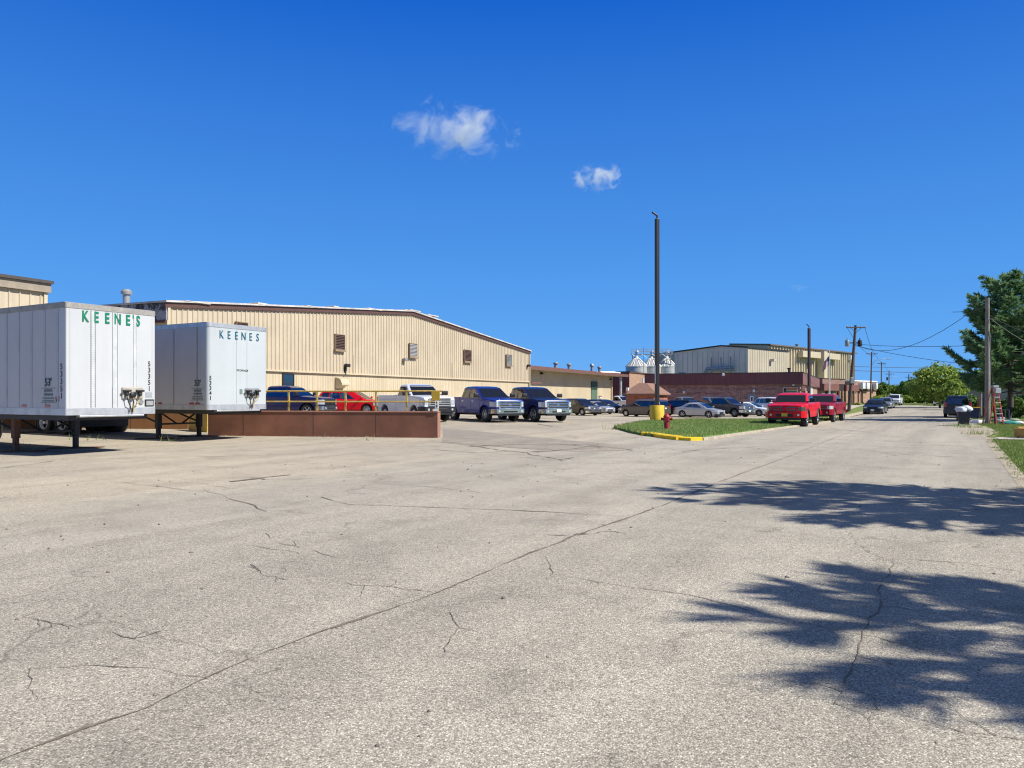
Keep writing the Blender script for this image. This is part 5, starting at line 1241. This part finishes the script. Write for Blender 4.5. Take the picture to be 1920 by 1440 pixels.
# ------------------------------------------------------------------ right hand lawn clutter
p = gp(1806.5, 798.5)
bn = thing('trash_bin', 'black wheeled trash bin heaped with white bags at the road edge', 'trash bin', p, math.radians(65))
def bin_(t, body, lid, h, lidopen=None, w_=.30):
    MB().add([(-w_*.8, -w_*.8, .08), (w_*.8, -w_*.8, .08), (w_*.8, w_*.8, .08), (-w_*.8, w_*.8, .08), (-w_, -w_, h), (w_, -w_, h), (w_, w_, h), (-w_, w_, h)], [(0,3,2,1),(4,5,6,7),(0,1,5,4),(1,2,6,5),(2,3,7,6),(3,0,4,7)]).cbox(-w_*1.08, w_*1.08, -w_*1.08, w_*1.08, h-.07, h, .02).build('body', body, t)
    for s in (1, -1): MB().cyl((w_*.75, s*w_*.65, .11), (w_*.75, s*w_*.85, .11), .11, n=14).build('wheel', M_RUBBER, t)
    MB().cyl((w_*1.2, -w_*.8, h-.05), (w_*1.2, w_*.8, h-.05), .02, n=8).build('handle', body, t)
    if lid is not None: MB().cbox(-w_*1.12, w_*1.12, -w_*1.12, w_*1.12, h+.002, h+.07, .03).build('lid', lid, t, smooth=40)
bin_(bn, mat('bin_black', (.020, .021, .028), .45), None, .80)
MB().cbox(.30, .34, -.32, .32, .25, .95, .015).build('lid', mat('bin_black', (.020, .021, .028), .45), bn)
def bag(loc, r_, sq, m, nm, lab, seed):
    b = bmesh.new(); bmesh.ops.create_icosphere(b, subdivisions=3, radius=1)
    for v in b.verts:
        n = mnoise.noise(v.co*1.7+Vector((seed, 0, 0)))*.22+mnoise.noise(v.co*4+Vector((0, seed, 0)))*.10
        v.co *= 1+n; v.co.x *= r_; v.co.y *= r_*.85; v.co.z *= r_*sq
    me = bpy.data.meshes.new(nm); b.to_mesh(me); b.free(); me.materials.append(m); me.polygons.foreach_set('use_smooth', [True]*len(me.polygons))
    o = bpy.data.objects.new(nm, me); COL.objects.link(o); o.location = loc; return tag(o, lab[0], lab[1])
mbag = mat('bag_white', (.62, .63, .64), .5, var=.1, scale=6)
bag(p+Vector((-.12, 0, .90)), .34, .55, mbag, 'trash_bag', ('white trash bag bulging over the left of the black bin', 'trash bag'), 3)
bag(p+Vector((.16, .02, .95)), .33, .62, mbag, 'trash_bag', ('white trash bag heaped highest on the black bin', 'trash bag'), 8)
p = gp(1826, 785.5); bb = thing('trash_bin', 'dark blue recycling bin with a yellow lid behind the black one', 'trash bin', p, math.radians(65)); bin_(bb, mat('bin_blue', (.015, .03, .09), .45), mat('lid_yellow', (.68, .36, .01), .45), .80, w_=.34)
M_ORG = mat('orange_fibreglass', (.60, .085, .030), .5, var=.1)
p = at(1865.5, 45); z1 = zz(724, 45)-p.z
ld = thing('step_ladder', 'tall orange step ladder standing open on the lawn beside the bare pole', 'ladder', p, math.radians(25))
for s in (1, -1):
    MB().tube([(s*.33, -.30, .0), (s*.20, 0, z1)], .04, 6).build('rail', M_ORG, ld); MB().tube([(s*.33, .55, .0), (s*.20, .05, z1)], .03, 6).build('rear_rail', M_ORG, ld)
for i in range(1, 7):
    f_ = i/7; w_ = .33-.13*f_; MB().box(-w_, w_, -.30+.30*f_-.06, -.30+.30*f_+.04, z1*f_-.02, z1*f_+.02).build('step', M_ALU, ld)
MB().cbox(-.26, .26, -.09, .12, z1-.08, z1+.04, .02).build('top_cap', M_GREYM, ld); MB().cbox(-.24, .24, -.22, .0, z1-.42, z1-.1, .02).build('tool_tray', M_GREYM, ld)
p = at(1836, 66); tag(MB().tube([(-.25, 0, 0), (.25, 0, 2.9)], .07, 6).tube([(.15, .4, 0), (.45, .2, 2.9)], .05, 6).build('ladder', M_ORG, None, p), 'orange ladder leaning behind the short grey posts', 'ladder')
# sofa lying at the frame edge
p = gp(1921, 822)
so = thing('sofa', 'mustard brown sofa dumped on the lawn at the right edge', 'sofa', (p.x+.50, p.y+.1, p.z), math.radians(10)); so.scale = (.62, .62, .55); M_SOFA = mat('mustard_cloth', (.40, .23, .055), .9, var=.2, scale=5)
MB().cbox(-1.0, 1.0, -.40, .40, .12, .42, .06).build('seat', M_SOFA, so, smooth=50); MB().cbox(-1.0, 1.0, .28, .52, .35, .82, .08).build('backrest', M_SOFA, so, smooth=50)
for s in (-1, 1): MB().cbox(s*1.0-.14, s*1.0+.14, -.42, .5, .1, .56, .05).cyl((s*1.0, -.45, .58), (s*1.0, .48, .58), .15, n=16).build('armrest', M_SOFA, so, smooth=50)
for x in (-.9, .9):
    for y in (-.33, .4): MB().cyl((x, y, 0), (x, y, .13), .035, n=8).build('leg', M_TRIM, so)
cl = [(1893, 795, .55, (.03, .26, .22), 'teal cloth crumpled on the lawn near the ladder'), (1884, 793, .45, (.55, .30, .22), 'pinkish cloth heap beside the teal one'), (1908, 795, .45, (.58, .58, .52), 'whitish cloth heap right of the teal one'), (1836, 793, .6, (.62, .55, .42), 'pale flattened cardboard left of the bare pole foot'), (1900, 789, .4, (.25, .33, .22), 'grey green bundle behind the teal cloth')]
for i, (a, b, r_, c, lab) in enumerate(cl):
    q = gp(a, b); bag(q+Vector((0, 0, .05)), r_, .28, mat('cloth_%d' % i, c, .9), 'cloth_heap', (lab, 'cloth heap'), i*5+1)
for a, b, lab in ((1834, 794, 'white box on the grass left of the bare pole'), (1874, 792, 'grey plastic crate at the ladder foot'), (1880, 790, 'metal wire stand behind the ladder')):
    q = gp(a, b)
    if 'wire' in lab:
        s_ = thing('wire_stand', lab, 'stand', q); m_ = MB()
        for x in (-.3, .3):
            for y in (-.2, .2): m_.box(x-.02, x+.02, y-.02, y+.02, 0, .75)
        m_.build('legs', M_GREYM, s_); MB().box(-.32, .32, -.22, .22, .751, .78).build('shelf', M_GREYM, s_)
    else: tag(MB().cbox(-.3, .3, -.2, .2, 0, .22 if 'white' in lab else .34, .03).box(-.32, .32, -.22, .22, .1, .13).build('box' if 'white' in lab else 'crate', M_WHITE if 'white' in lab else M_GREYM, None, q, .5), lab, 'crate' if 'crate' in lab else 'box')
# small house under the pine
p = at(1990, 100)
hs = thing('house', 'low grey sided house half hidden behind the big pine', 'house', p, math.radians(30))
MB().box(-8, 8, 0, 8, -.5, 2.6).build('wall', sheet('house_siding', (.36, .36, .35), .1), hs)
MB().prism([(-.5, 2.7), (4, 4.7), (8.5, 2.7)], -8.4, 8.4, None, 'x').build('roof', mat('house_shingle', (.09, .08, .078), .9, var=.3, scale=6), hs)
for x in (-5.5, 0, 4.5):
    w_ = MB().box(x-.7, x+.7, -.06, -.002, .9, 2.2).build('window', M_WHITE, hs); MB().box(x-.6, x+.6, -.08, -.03, 1.0, 2.1).build('pane', M_GLASS, w_)
MB().box(2.0, 3.0, -.06, -.002, -.3, 2.1).build('door', M_TRIM, hs)

# ------------------------------------------------------------------ vegetation
def leafmat(name, a, b_, trans=.25):
    t = newmat(name); g = t.n('ShaderNodeNewGeometry')
    f = t.ramp(t.noise(g.outputs['Position'], 1.1, 3, .6), [(.3, 0.), (.7, 1.)])
    c = t.mix(f, a, b_); rp = t.ramp(g.outputs['Random Per Island'], [(0, .7), (1, 1.3)])
    c = t.mix(1.0, c, rp, 'MULTIPLY')
    t.l(c, t.b.inputs['Base Color']); t.b.inputs['Roughness'].default_value = .65; t.b.inputs['Specular IOR Level'].default_value = .25
    if trans:
        tr = t.n('ShaderNodeBsdfTranslucent'); t.l(c, tr.inputs[0]); mx = t.n('ShaderNodeMixShader'); mx.inputs[0].default_value = trans
        t.l(t.b.outputs[0], mx.inputs[1]); t.l(tr.outputs[0], mx.inputs[2]); t.l(mx.outputs[0], t.t.nodes['Material Output'].inputs[0])
    return t.m
M_PINE = leafmat('pine_needles', (.11, .23, .115), (.28, .40, .165), .33)
M_LEAF1 = leafmat('leaf_light', (.20, .31, .045), (.31, .38, .075), .35); M_LEAF2 = leafmat('leaf_dark', (.085, .18, .035), (.16, .25, .05), .3); M_LEAF3 = leafmat('leaf_mid', (.15, .25, .045), (.21, .30, .06), .3)
M_BARK = mat('bark', (.09, .065, .05), .95, var=.35, scale=6, bump=.4)
def pine(label, loc, H, R, seed, zlow=.12, nb=70, group=None, tuft=.42, dens=1.0, spread=.6, shape=None, thin=.10, lift=0):
    r = random.Random(seed); t = thing('pine_tree', label, 'pine tree', loc, 0, group)
    tk = MB(); tk.tube([(.05*math.sin(i), .05*math.cos(i*2), H*i/8-.3) for i in range(9)], [max(.03, H*.022*(1-i/8.6)) for i in range(9)], 10)
    lb = MB(); cr = MB()
    def needle(p, d, n, L):
        for _ in range(n):
            q = (d*1.0+Vector((r.gauss(0, spread), r.gauss(0, spread), r.gauss(.25, spread*.85)))).normalized()
            a = q.orthogonal().normalized(); a.rotate(Matrix.Rotation(r.random()*6.28, 3, q)); w_ = L*thin*r.uniform(.7, 1.3); l_ = L*r.uniform(.6, 1.15)
            o = len(cr.v); m = p+q*l_*.5+a*w_; m2 = p+q*l_*.5-a*w_; e = p+q*l_
            cr.v += [tuple(p), tuple(m), tuple(e), tuple(m2)]; cr.f.append((o, o+1, o+2, o+3))
    for i in range(nb):
        f = zlow+(1-zlow)*(i+.5)/nb; z = H*f*.985
        g = (f-zlow)/(1-zlow)
        prof = shape(g) if shape else (1-g)**.75*(.75+.5*min(1, g*4))
        L = R*prof*r.uniform(.5, 1.16)+.35
        a = i*2.4+r.uniform(-.5, .5)
        d = Vector((math.cos(a), math.sin(a), 0)); rise = r.uniform(.0, .28)+.35*g+lift
        pts = []
        for k in range(7):
            s = k/6; pts.append(Vector((0, 0, z))+d*L*s+Vector((0, 0, L*(rise*s-.12*math.sin(s*PI)+.16*s**3))))
        lb.tube(pts, [max(.012, .035*L/2*(1-s_/6.4)) for s_ in range(7)], 5)
        ns = max(3, int(L*3.2*dens))
        for k in range(ns):
            s = .28+.72*(k+r.random())/ns; q = s*6; j = min(5, int(q)); b = pts[j].lerp(pts[j+1], q-j)
            side = d.cross(Vector((0, 0, 1)))*(1 if k % 2 else -1)
            tl = L*.30*(1.15-s)*r.uniform(.6, 1.3)+.12
            td = (d*.75+side*r.uniform(.4, 1.1)+Vector((0, 0, r.uniform(.05, .4)))).normalized(); e = b+td*tl
            lb.tube([b, e], [.012, .006], 3)
            nt = max(2, int(tl/.20))
            for m_ in range(nt+1): needle(b.lerp(e, m_/nt), td, int(11*dens), tuft)
        needle(pts[-1], d, 16, tuft)
    needle(Vector((0, 0, H)), Vector((0, 0, 1)), 40, tuft)
    tk.build('trunk', M_BARK, t, smooth=50); lb.build('limbs', M_BARK, t, recalc=False); cr.build('crown', M_PINE, t, recalc=False)
    return t
def pshape(g): return (.80+.4*g if g < .25 else .95*(1-(g-.25)/.75)**.62)*(.9+.2*math.sin(g*23))
p = at(1893, 52)
pine('big dark green pine with layered branches towering over the right lawn', p, zz(518, 52)-p.z, 4.35, 11, .19, 74, None, .38, 2.0, .45, shape=pshape, thin=.085)
p = at(1990, 60); pine('second pine behind, cut by the right edge of the frame', p, 12.5, 4.8, 12, .16, 70, None, .46, 1.4, shape=pshape)
SUNAZ = Vector((.927, -.375)); SUNEL = math.radians(44)
def caster(tip_px, H, R, seed, lab, shape, nb=46):
    g = gp(*tip_px); L = H/math.tan(SUNEL); loc = Vector((g.x+SUNAZ.x*L, g.y+SUNAZ.y*L)); return pine(lab, (loc.x, loc.y, terr(loc.x, loc.y)), H, R, seed, .10, nb, 'pines on the right lawn that shade the road', .55, 1.45, .28, shape=shape, thin=.055, lift=.45)
cshape = lambda g: (1-g)**.55*(.8+.3*min(1, g*3))
caster((1465, 930), 9.6, 2.9, 21, 'pine casting the farther blue shadow across the road', cshape, 46)
caster((1775, 1165), 7.8, 2.25, 22, 'pine casting the nearer blue shadow across the road', cshape, 42)
def broadleaf(name, label, cat, loc, H, R, seed, m, trunk=True, nl=60, leaves=70, ls=.28, group=None, sq=.8):
    r = random.Random(seed); t = thing(name, label, cat, loc, 0, group); tk = MB(); cr = MB(); c0 = H*(.58 if trunk else .48)
    if trunk: tk.tube([(0, 0, -.3), (.05, 0, H*.2), (0, .08, H*.4), (.1, 0, H*.7)], [H*.028, H*.022, H*.018, H*.006], 8)
    lumps = []
    while len(lumps) < nl:
        v = Vector((r.uniform(-1, 1), r.uniform(-1, 1), r.uniform(-1, 1)))
        if .25 < v.length < 1: lumps.append(Vector((v.x*R, v.y*R, c0+v.z*H*(.42 if trunk else .46))))
    for q in lumps:
        if r.random() < .35: tk.tube([(0, 0, H*.18+(q.z-H*.18)*.35 if trunk else 0), q*.55+Vector((0, 0, q.z*.3)), q], [H*.010, H*.006, H*.002], 4)
        lr = R*r.uniform(.20, .36)
        for _ in range(leaves):
            v = Vector((r.gauss(0, 1), r.gauss(0, 1), r.gauss(0, .8))); v = v.normalized()*lr*r.random()**.4; v.z *= sq; c = q+v
            if c.z < .05: continue
            n = (v.normalized()+Vector((r.gauss(0, .5), r.gauss(0, .5), r.gauss(.4, .5)))).normalized(); a = n.orthogonal().normalized(); a.rotate(Matrix.Rotation(r.random()*6.28, 3, n)); b = n.cross(a); s = ls*r.uniform(.6, 1.25); o = len(cr.v)
            cr.v += [tuple(c-a*s*.6), tuple(c+b*s*.35), tuple(c+a*s*.6), tuple(c-b*s*.35)]; cr.f.append((o, o+1, o+2, o+3))
    if tk.v: tk.build('trunk' if trunk else 'stems', M_BARK, t, smooth=50, recalc=False)
    cr.build('crown' if trunk else 'foliage', m, t, recalc=False); return t
def bl(px, d, top, wpx, **k):
    p = at(px, d); return dict(loc=p, H=zz(top, d)-p.z, R=wpx/2/F*d, **k)
broadleaf('tree', 'light green broadleaf tree rising left of the big pine', 'tree', seed=31, m=M_LEAF1, nl=75, leaves=80, ls=.34, **bl(1762, 100, 684, 92))
broadleaf('tree', 'yellow green small tree in front of the broadleaf tree', 'tree', seed=32, m=M_LEAF1, nl=45, leaves=70, ls=.28, **bl(1786, 90, 712, 52))
broadleaf('tree', 'mid green bushy tree at the road end right of centre', 'tree', seed=33, m=M_LEAF3, nl=55, leaves=70, ls=.34, **bl(1738, 128, 706, 74))
proto = [broadleaf('tree', 'dark round tree at the street end, behind the farthest pole', 'tree', seed=34, m=M_LEAF2, nl=50, leaves=60, ls=.45, group='tree line at the street end', **bl(1705, 168, 714, 46)),
         broadleaf('tree', 'mid green round tree in the tree line right of the fourth pole', 'tree', seed=35, m=M_LEAF3, nl=50, leaves=60, ls=.45, group='tree line at the street end', **bl(1685, 172, 722, 44))]
TL_ = 'one of the round trees closing off the end of the street'
for i, (px_, d, s) in enumerate([(1655, 180, .95), (1670, 190, 1.0), (1720, 185, 1.05), (1733, 178, 1.0), (1755, 182, 1.2), (1778, 175, 1.3), (1800, 170, 1.3), (1830, 165, 1.4), (1862, 160, 1.5), (1900, 158, 1.5), (1940, 150, 1.6), (1642, 210, 1.1)]):
    dup(proto[i % 2], at(px_, d), i*1.3, TL_, 'tree line at the street end', (s, s, s))
bp = broadleaf('bush', 'low light green bush at the end of the street', 'bush', seed=36, m=M_LEAF1, trunk=False, nl=34, leaves=60, ls=.3, group='bushes at the street end', **bl(1690, 140, 741, 34))
for i, (px_, d, s) in enumerate([(1706, 142, .9), (1722, 140, 1.1), (1740, 138, 1.25), (1757, 136, 1.1), (1672, 146, .9), (1655, 150, 1.1), (1775, 130, 1.2), (1792, 126, 1.2)]):
    dup(bp, at(px_, d), i*1.7, 'one of the low bushes along the street end', 'bushes at the street end', (s, s, s*.95))
dk = broadleaf('bush', 'dark shrub under the big pine, left of its trunk', 'bush', seed=37, m=M_LEAF2, trunk=False, nl=30, leaves=60, ls=.16, group='shrubs under the pine', **bl(1874, 58, 752, 48))
for px_, d, s, lab in ((1815, 76, 1.3, 'tall dark shrub behind the dark suv on the right'), (1912, 57, 1.1, 'dark shrub right of the big pine trunk'), (1845, 72, 1.2, 'dark shrub behind the two short posts'), (1925, 62, 1.3, 'dark shrub at the frame edge behind the sofa'), (1895, 66, 1.2, 'dark shrub right behind the big pine trunk')):
    dup(dk, at(px_, d), px_, lab, 'shrubs under the pine', (s, s, s))
sb = broadleaf('shrub', 'rounded yellow green shrub by the office entrance', 'shrub', seed=38, m=M_LEAF1, trunk=False, nl=18, leaves=50, ls=.2, group='shrubs before the offices', **bl(1566, 112, 757, 17))
dup(sb, at(1605, 120), 1, 'brown green shrub right of the leaning pole', 'shrubs before the offices', (1, 1, .9)); dup(sb, at(1586, 122), 2, 'small shrub left of the leaning pole', 'shrubs before the offices', (.7, .7, .7))

# grass blades
def blades(name, inside, n, x0, x1, y0, y1, m, h0, h1, zoff, seed):
    r = random.Random(seed); mb = MB(); c = 0; tries = 0
    while c < n and tries < n*12:
        tries += 1; x, y = r.uniform(x0, x1), r.uniform(y0, y1)
        if not inside(x, y): continue
        z = terr(x, y)+zoff(x, y); h = r.uniform(h0, h1); a = r.random()*6.28; w_ = r.uniform(.008, .02); lx, ly = r.gauss(0, h*.45), r.gauss(0, h*.45); o = len(mb.v)
        mb.v += [(x-w_*math.cos(a), y-w_*math.sin(a), z-.01), (x+w_*math.cos(a), y+w_*math.sin(a), z-.01), (x+lx, y+ly, z+h)]; mb.f.append((o, o+1, o+2)); c += 1
    return tag(mb.build(name, m, recalc=False), kind='stuff')
def inpoly(P):
    def f(x, y):
        c = False; j = len(P)-1
        for i in range(len(P)):
            if (P[i][1] > y) != (P[j][1] > y) and x < (P[j][0]-P[i][0])*(y-P[i][1])/(P[j][1]-P[i][1])+P[i][0]: c = not c
            j = i
        return c
    return f
M_GR1 = leafmat('grass_blade', (.15, .26, .06), (.33, .35, .12), .3); M_GR2 = leafmat('lawn_blade', (.17, .27, .05), (.28, .31, .10), .3)
xs = [p[0] for p in isl]; ys = [p[1] for p in isl]; fin = inpoly(isl)
blades('grass', fin, 45000, min(xs), max(xs), min(ys), max(ys), M_GR1, .05, .12, lambda x, y: .10, 1)
def lawn(x, y):
    s, t_ = x*RD.x+y*RD.y, x*RR.x+y*RR.y
    if x/y > .70: return False
    if 1.4 < t_ < 14 and abs(s-35.5-(t_-1.6)*.3) < 1.25: return False
    ed = 1.12+.12*math.sin(s*1.3)+.10*math.sin(s*3.7)+(.5 if 36 < s < 52 else 0)
    return t_ > ed
blades('lawn_grass', lawn, 60000, 10, 42, 16, 62, M_GR2, .04, .11, lambda x, y: -.03, 2)
blades('lawn_grass', lambda x, y: (x*RR.x+y*RR.y) > 1.02+.12*math.sin((x*RD.x+y*RD.y)*2.3) and (x*RR.x+y*RR.y) < 9, 30000, 2, 18, 0, 18, M_GR2, .04, .09, lambda x, y: -.03, 3)
rw = random.Random(44); wd_ = MB()
for (a, b, n_) in ((318, 828, 14), (700, 826, 3), (40, 845, 8), (1160, 806, 30), (1215, 819, 14), (180, 826, 8), (610, 822, 2), (1820, 802, 60), (1795, 800, 40), (1840, 815, 50)):
    c = gp(a, b)
    for _ in range(n_):
        x, y = c.x+rw.gauss(0, .35), c.y+rw.gauss(0, .2); h = rw.uniform(.08, .3); o = len(wd_.v); z = terr(x, y)
        wd_.v += [(x-.015, y, z), (x+.015, y, z), (x+rw.gauss(0, .1), y+rw.gauss(0, .1), z+h)]; wd_.f.append((o, o+1, o+2))
tag(wd_.build('weeds', M_GR2, recalc=False), kind='stuff')

# ------------------------------------------------------------------ clouds
def cloud(label, px, py, wpx, hpx, seed, dens, thr):
    Y = 1500; c = P3(px, py, Y); rx, rz = wpx/2/F*Y, hpx/2/F*Y
    b = bmesh.new(); bmesh.ops.create_icosphere(b, subdivisions=3, radius=1)
    for v in b.verts: v.co *= .85+.28*mnoise.noise(v.co*1.3+Vector((seed, seed*2, 0)))
    me = bpy.data.meshes.new('cloud'); b.to_mesh(me); b.free()
    t = newmat('cloud_vapour_%d' % seed); t.t.nodes.remove(t.b)
    tc = t.n('ShaderNodeTexCoord'); P = tc.outputs['Object']
    mp = t.n('ShaderNodeMapping'); t.l(P, mp.inputs[0]); mp.inputs['Location'].default_value = (seed*3.7, seed*1.3, 0); mp.inputs['Scale'].default_value = (rx/rz, 1, 1)
    n1 = t.noise(mp.outputs[0], 1.5, 11, .70, .55)
    ln = t.n('ShaderNodeVectorMath', operation='LENGTH'); t.l(P, ln.inputs[0])
    fall = t.mathn('MULTIPLY', t.mathn('POWER', ln.outputs['Value'], 2.5), .30)
    d = t.mathn('MULTIPLY', t.mathn('MAXIMUM', t.mathn('SUBTRACT', t.mathn('SUBTRACT', n1, fall), thr), 0.0), dens)
    vol = t.n('ShaderNodeVolumePrincipled'); vol.inputs['Color'].default_value = (1, 1, 1, 1); vol.inputs['Anisotropy'].default_value = .2
    t.l(d, vol.inputs['Density']); t.l(vol.outputs[0], t.t.nodes['Material Output'].inputs['Volume'])
    me.materials.append(t.m); o = bpy.data.objects.new('cloud', me); COL.objects.link(o); o.location = c; o.scale = (rx, rz*.9, rz); tag(o, label, 'cloud')
cloud('larger wispy white cloud, left of the two', 856, 243, 375, 175, 2, .20, .472)
cloud('smaller puffy white cloud, right of the two', 1122, 331, 142, 78, 5, .32, .425)
cloud('tiny faint wisp of cloud low over the far lamp pole', 1497, 540, 54, 20, 9, .05, .40)

# ------------------------------------------------------------------ camera, light, sky
cd = bpy.data.cameras.new('camera'); co = bpy.data.objects.new('camera', cd); COL.objects.link(co)
co.location = (0, 0, CAM); co.rotation_euler = (PI/2, 0, 0); cd.sensor_width = 36; cd.lens = 36*F/1920; cd.shift_y = (HZ-720)/1920; cd.clip_start = .1; cd.clip_end = 20000
sc.camera = co
SUND = Vector((SUNAZ.x*math.cos(SUNEL), SUNAZ.y*math.cos(SUNEL), math.sin(SUNEL)))
ld_ = bpy.data.lights.new('sun', 'SUN'); ld_.energy = 4.2; ld_.angle = math.radians(.5); ld_.color = (1, .96, .89)
lo = bpy.data.objects.new('sun', ld_); COL.objects.link(lo); lo.rotation_euler = SUND.to_track_quat('Z', 'Y').to_euler(); lo.location = (30, -20, 60)
w = bpy.data.worlds.new('World'); sc.world = w; w.use_nodes = True; nt = w.node_tree; bg = nt.nodes['Background']
sky = nt.nodes.new('ShaderNodeTexSky'); sky.sky_type = 'NISHITA'; sky.sun_disc = False; sky.sun_elevation = SUNEL; sky.sun_rotation = math.atan2(SUNAZ.x, SUNAZ.y); sky.altitude = 300; sky.air_density = 1.0; sky.dust_density = .1; sky.ozone_density = 4.0
hs_ = nt.nodes.new('ShaderNodeHueSaturation'); hs_.inputs['Saturation'].default_value = 1.35
nt.links.new(sky.outputs[0], hs_.inputs['Color'])
tcw = nt.nodes.new('ShaderNodeTexCoord'); sxw = nt.nodes.new('ShaderNodeSeparateXYZ'); nt.links.new(tcw.outputs['Generated'], sxw.inputs[0])
rw_ = nt.nodes.new('ShaderNodeValToRGB'); el_ = rw_.color_ramp.elements      # clear late-summer air: paler toward the horizon, deep blue overhead
for pos, c in ((.0, (.62, 2.2, 5.0)), (.10, (.22, 1.45, 4.75)), (.28, (.0, .78, 4.05)), (.50, (.0, .54, 3.2))):
    e_ = el_[0] if pos == 0 else (el_[1] if pos == .50 else el_.new(pos)); e_.position = pos; e_.color = (*c, 1)
nt.links.new(sxw.outputs[2], rw_.inputs[0])
mw_ = nt.nodes.new('ShaderNodeMix'); mw_.data_type = 'RGBA'; mw_.inputs[0].default_value = .95
nt.links.new(hs_.outputs[0], mw_.inputs[6]); nt.links.new(rw_.outputs[0], mw_.inputs[7]); nt.links.new(mw_.outputs[2], bg.inputs[0]); bg.inputs[1].default_value = .118
sc.view_settings.view_transform = 'Standard'; sc.view_settings.look = 'None'; sc.view_settings.exposure = .65; sc.view_settings.gamma = 1
cy = sc.cycles; cy.use_denoising = True; cy.filter_width = 1.15
try: cy.denoiser = 'OPENIMAGEDENOISE'; cy.denoising_input_passes = 'RGB_ALBEDO_NORMAL'; cy.denoising_prefilter = 'ACCURATE'
except Exception: pass
cy.max_bounces = 6; cy.diffuse_bounces = 3; cy.glossy_bounces = 3; cy.transmission_bounces = 3; cy.volume_bounces = 2; cy.sample_clamp_indirect = 8
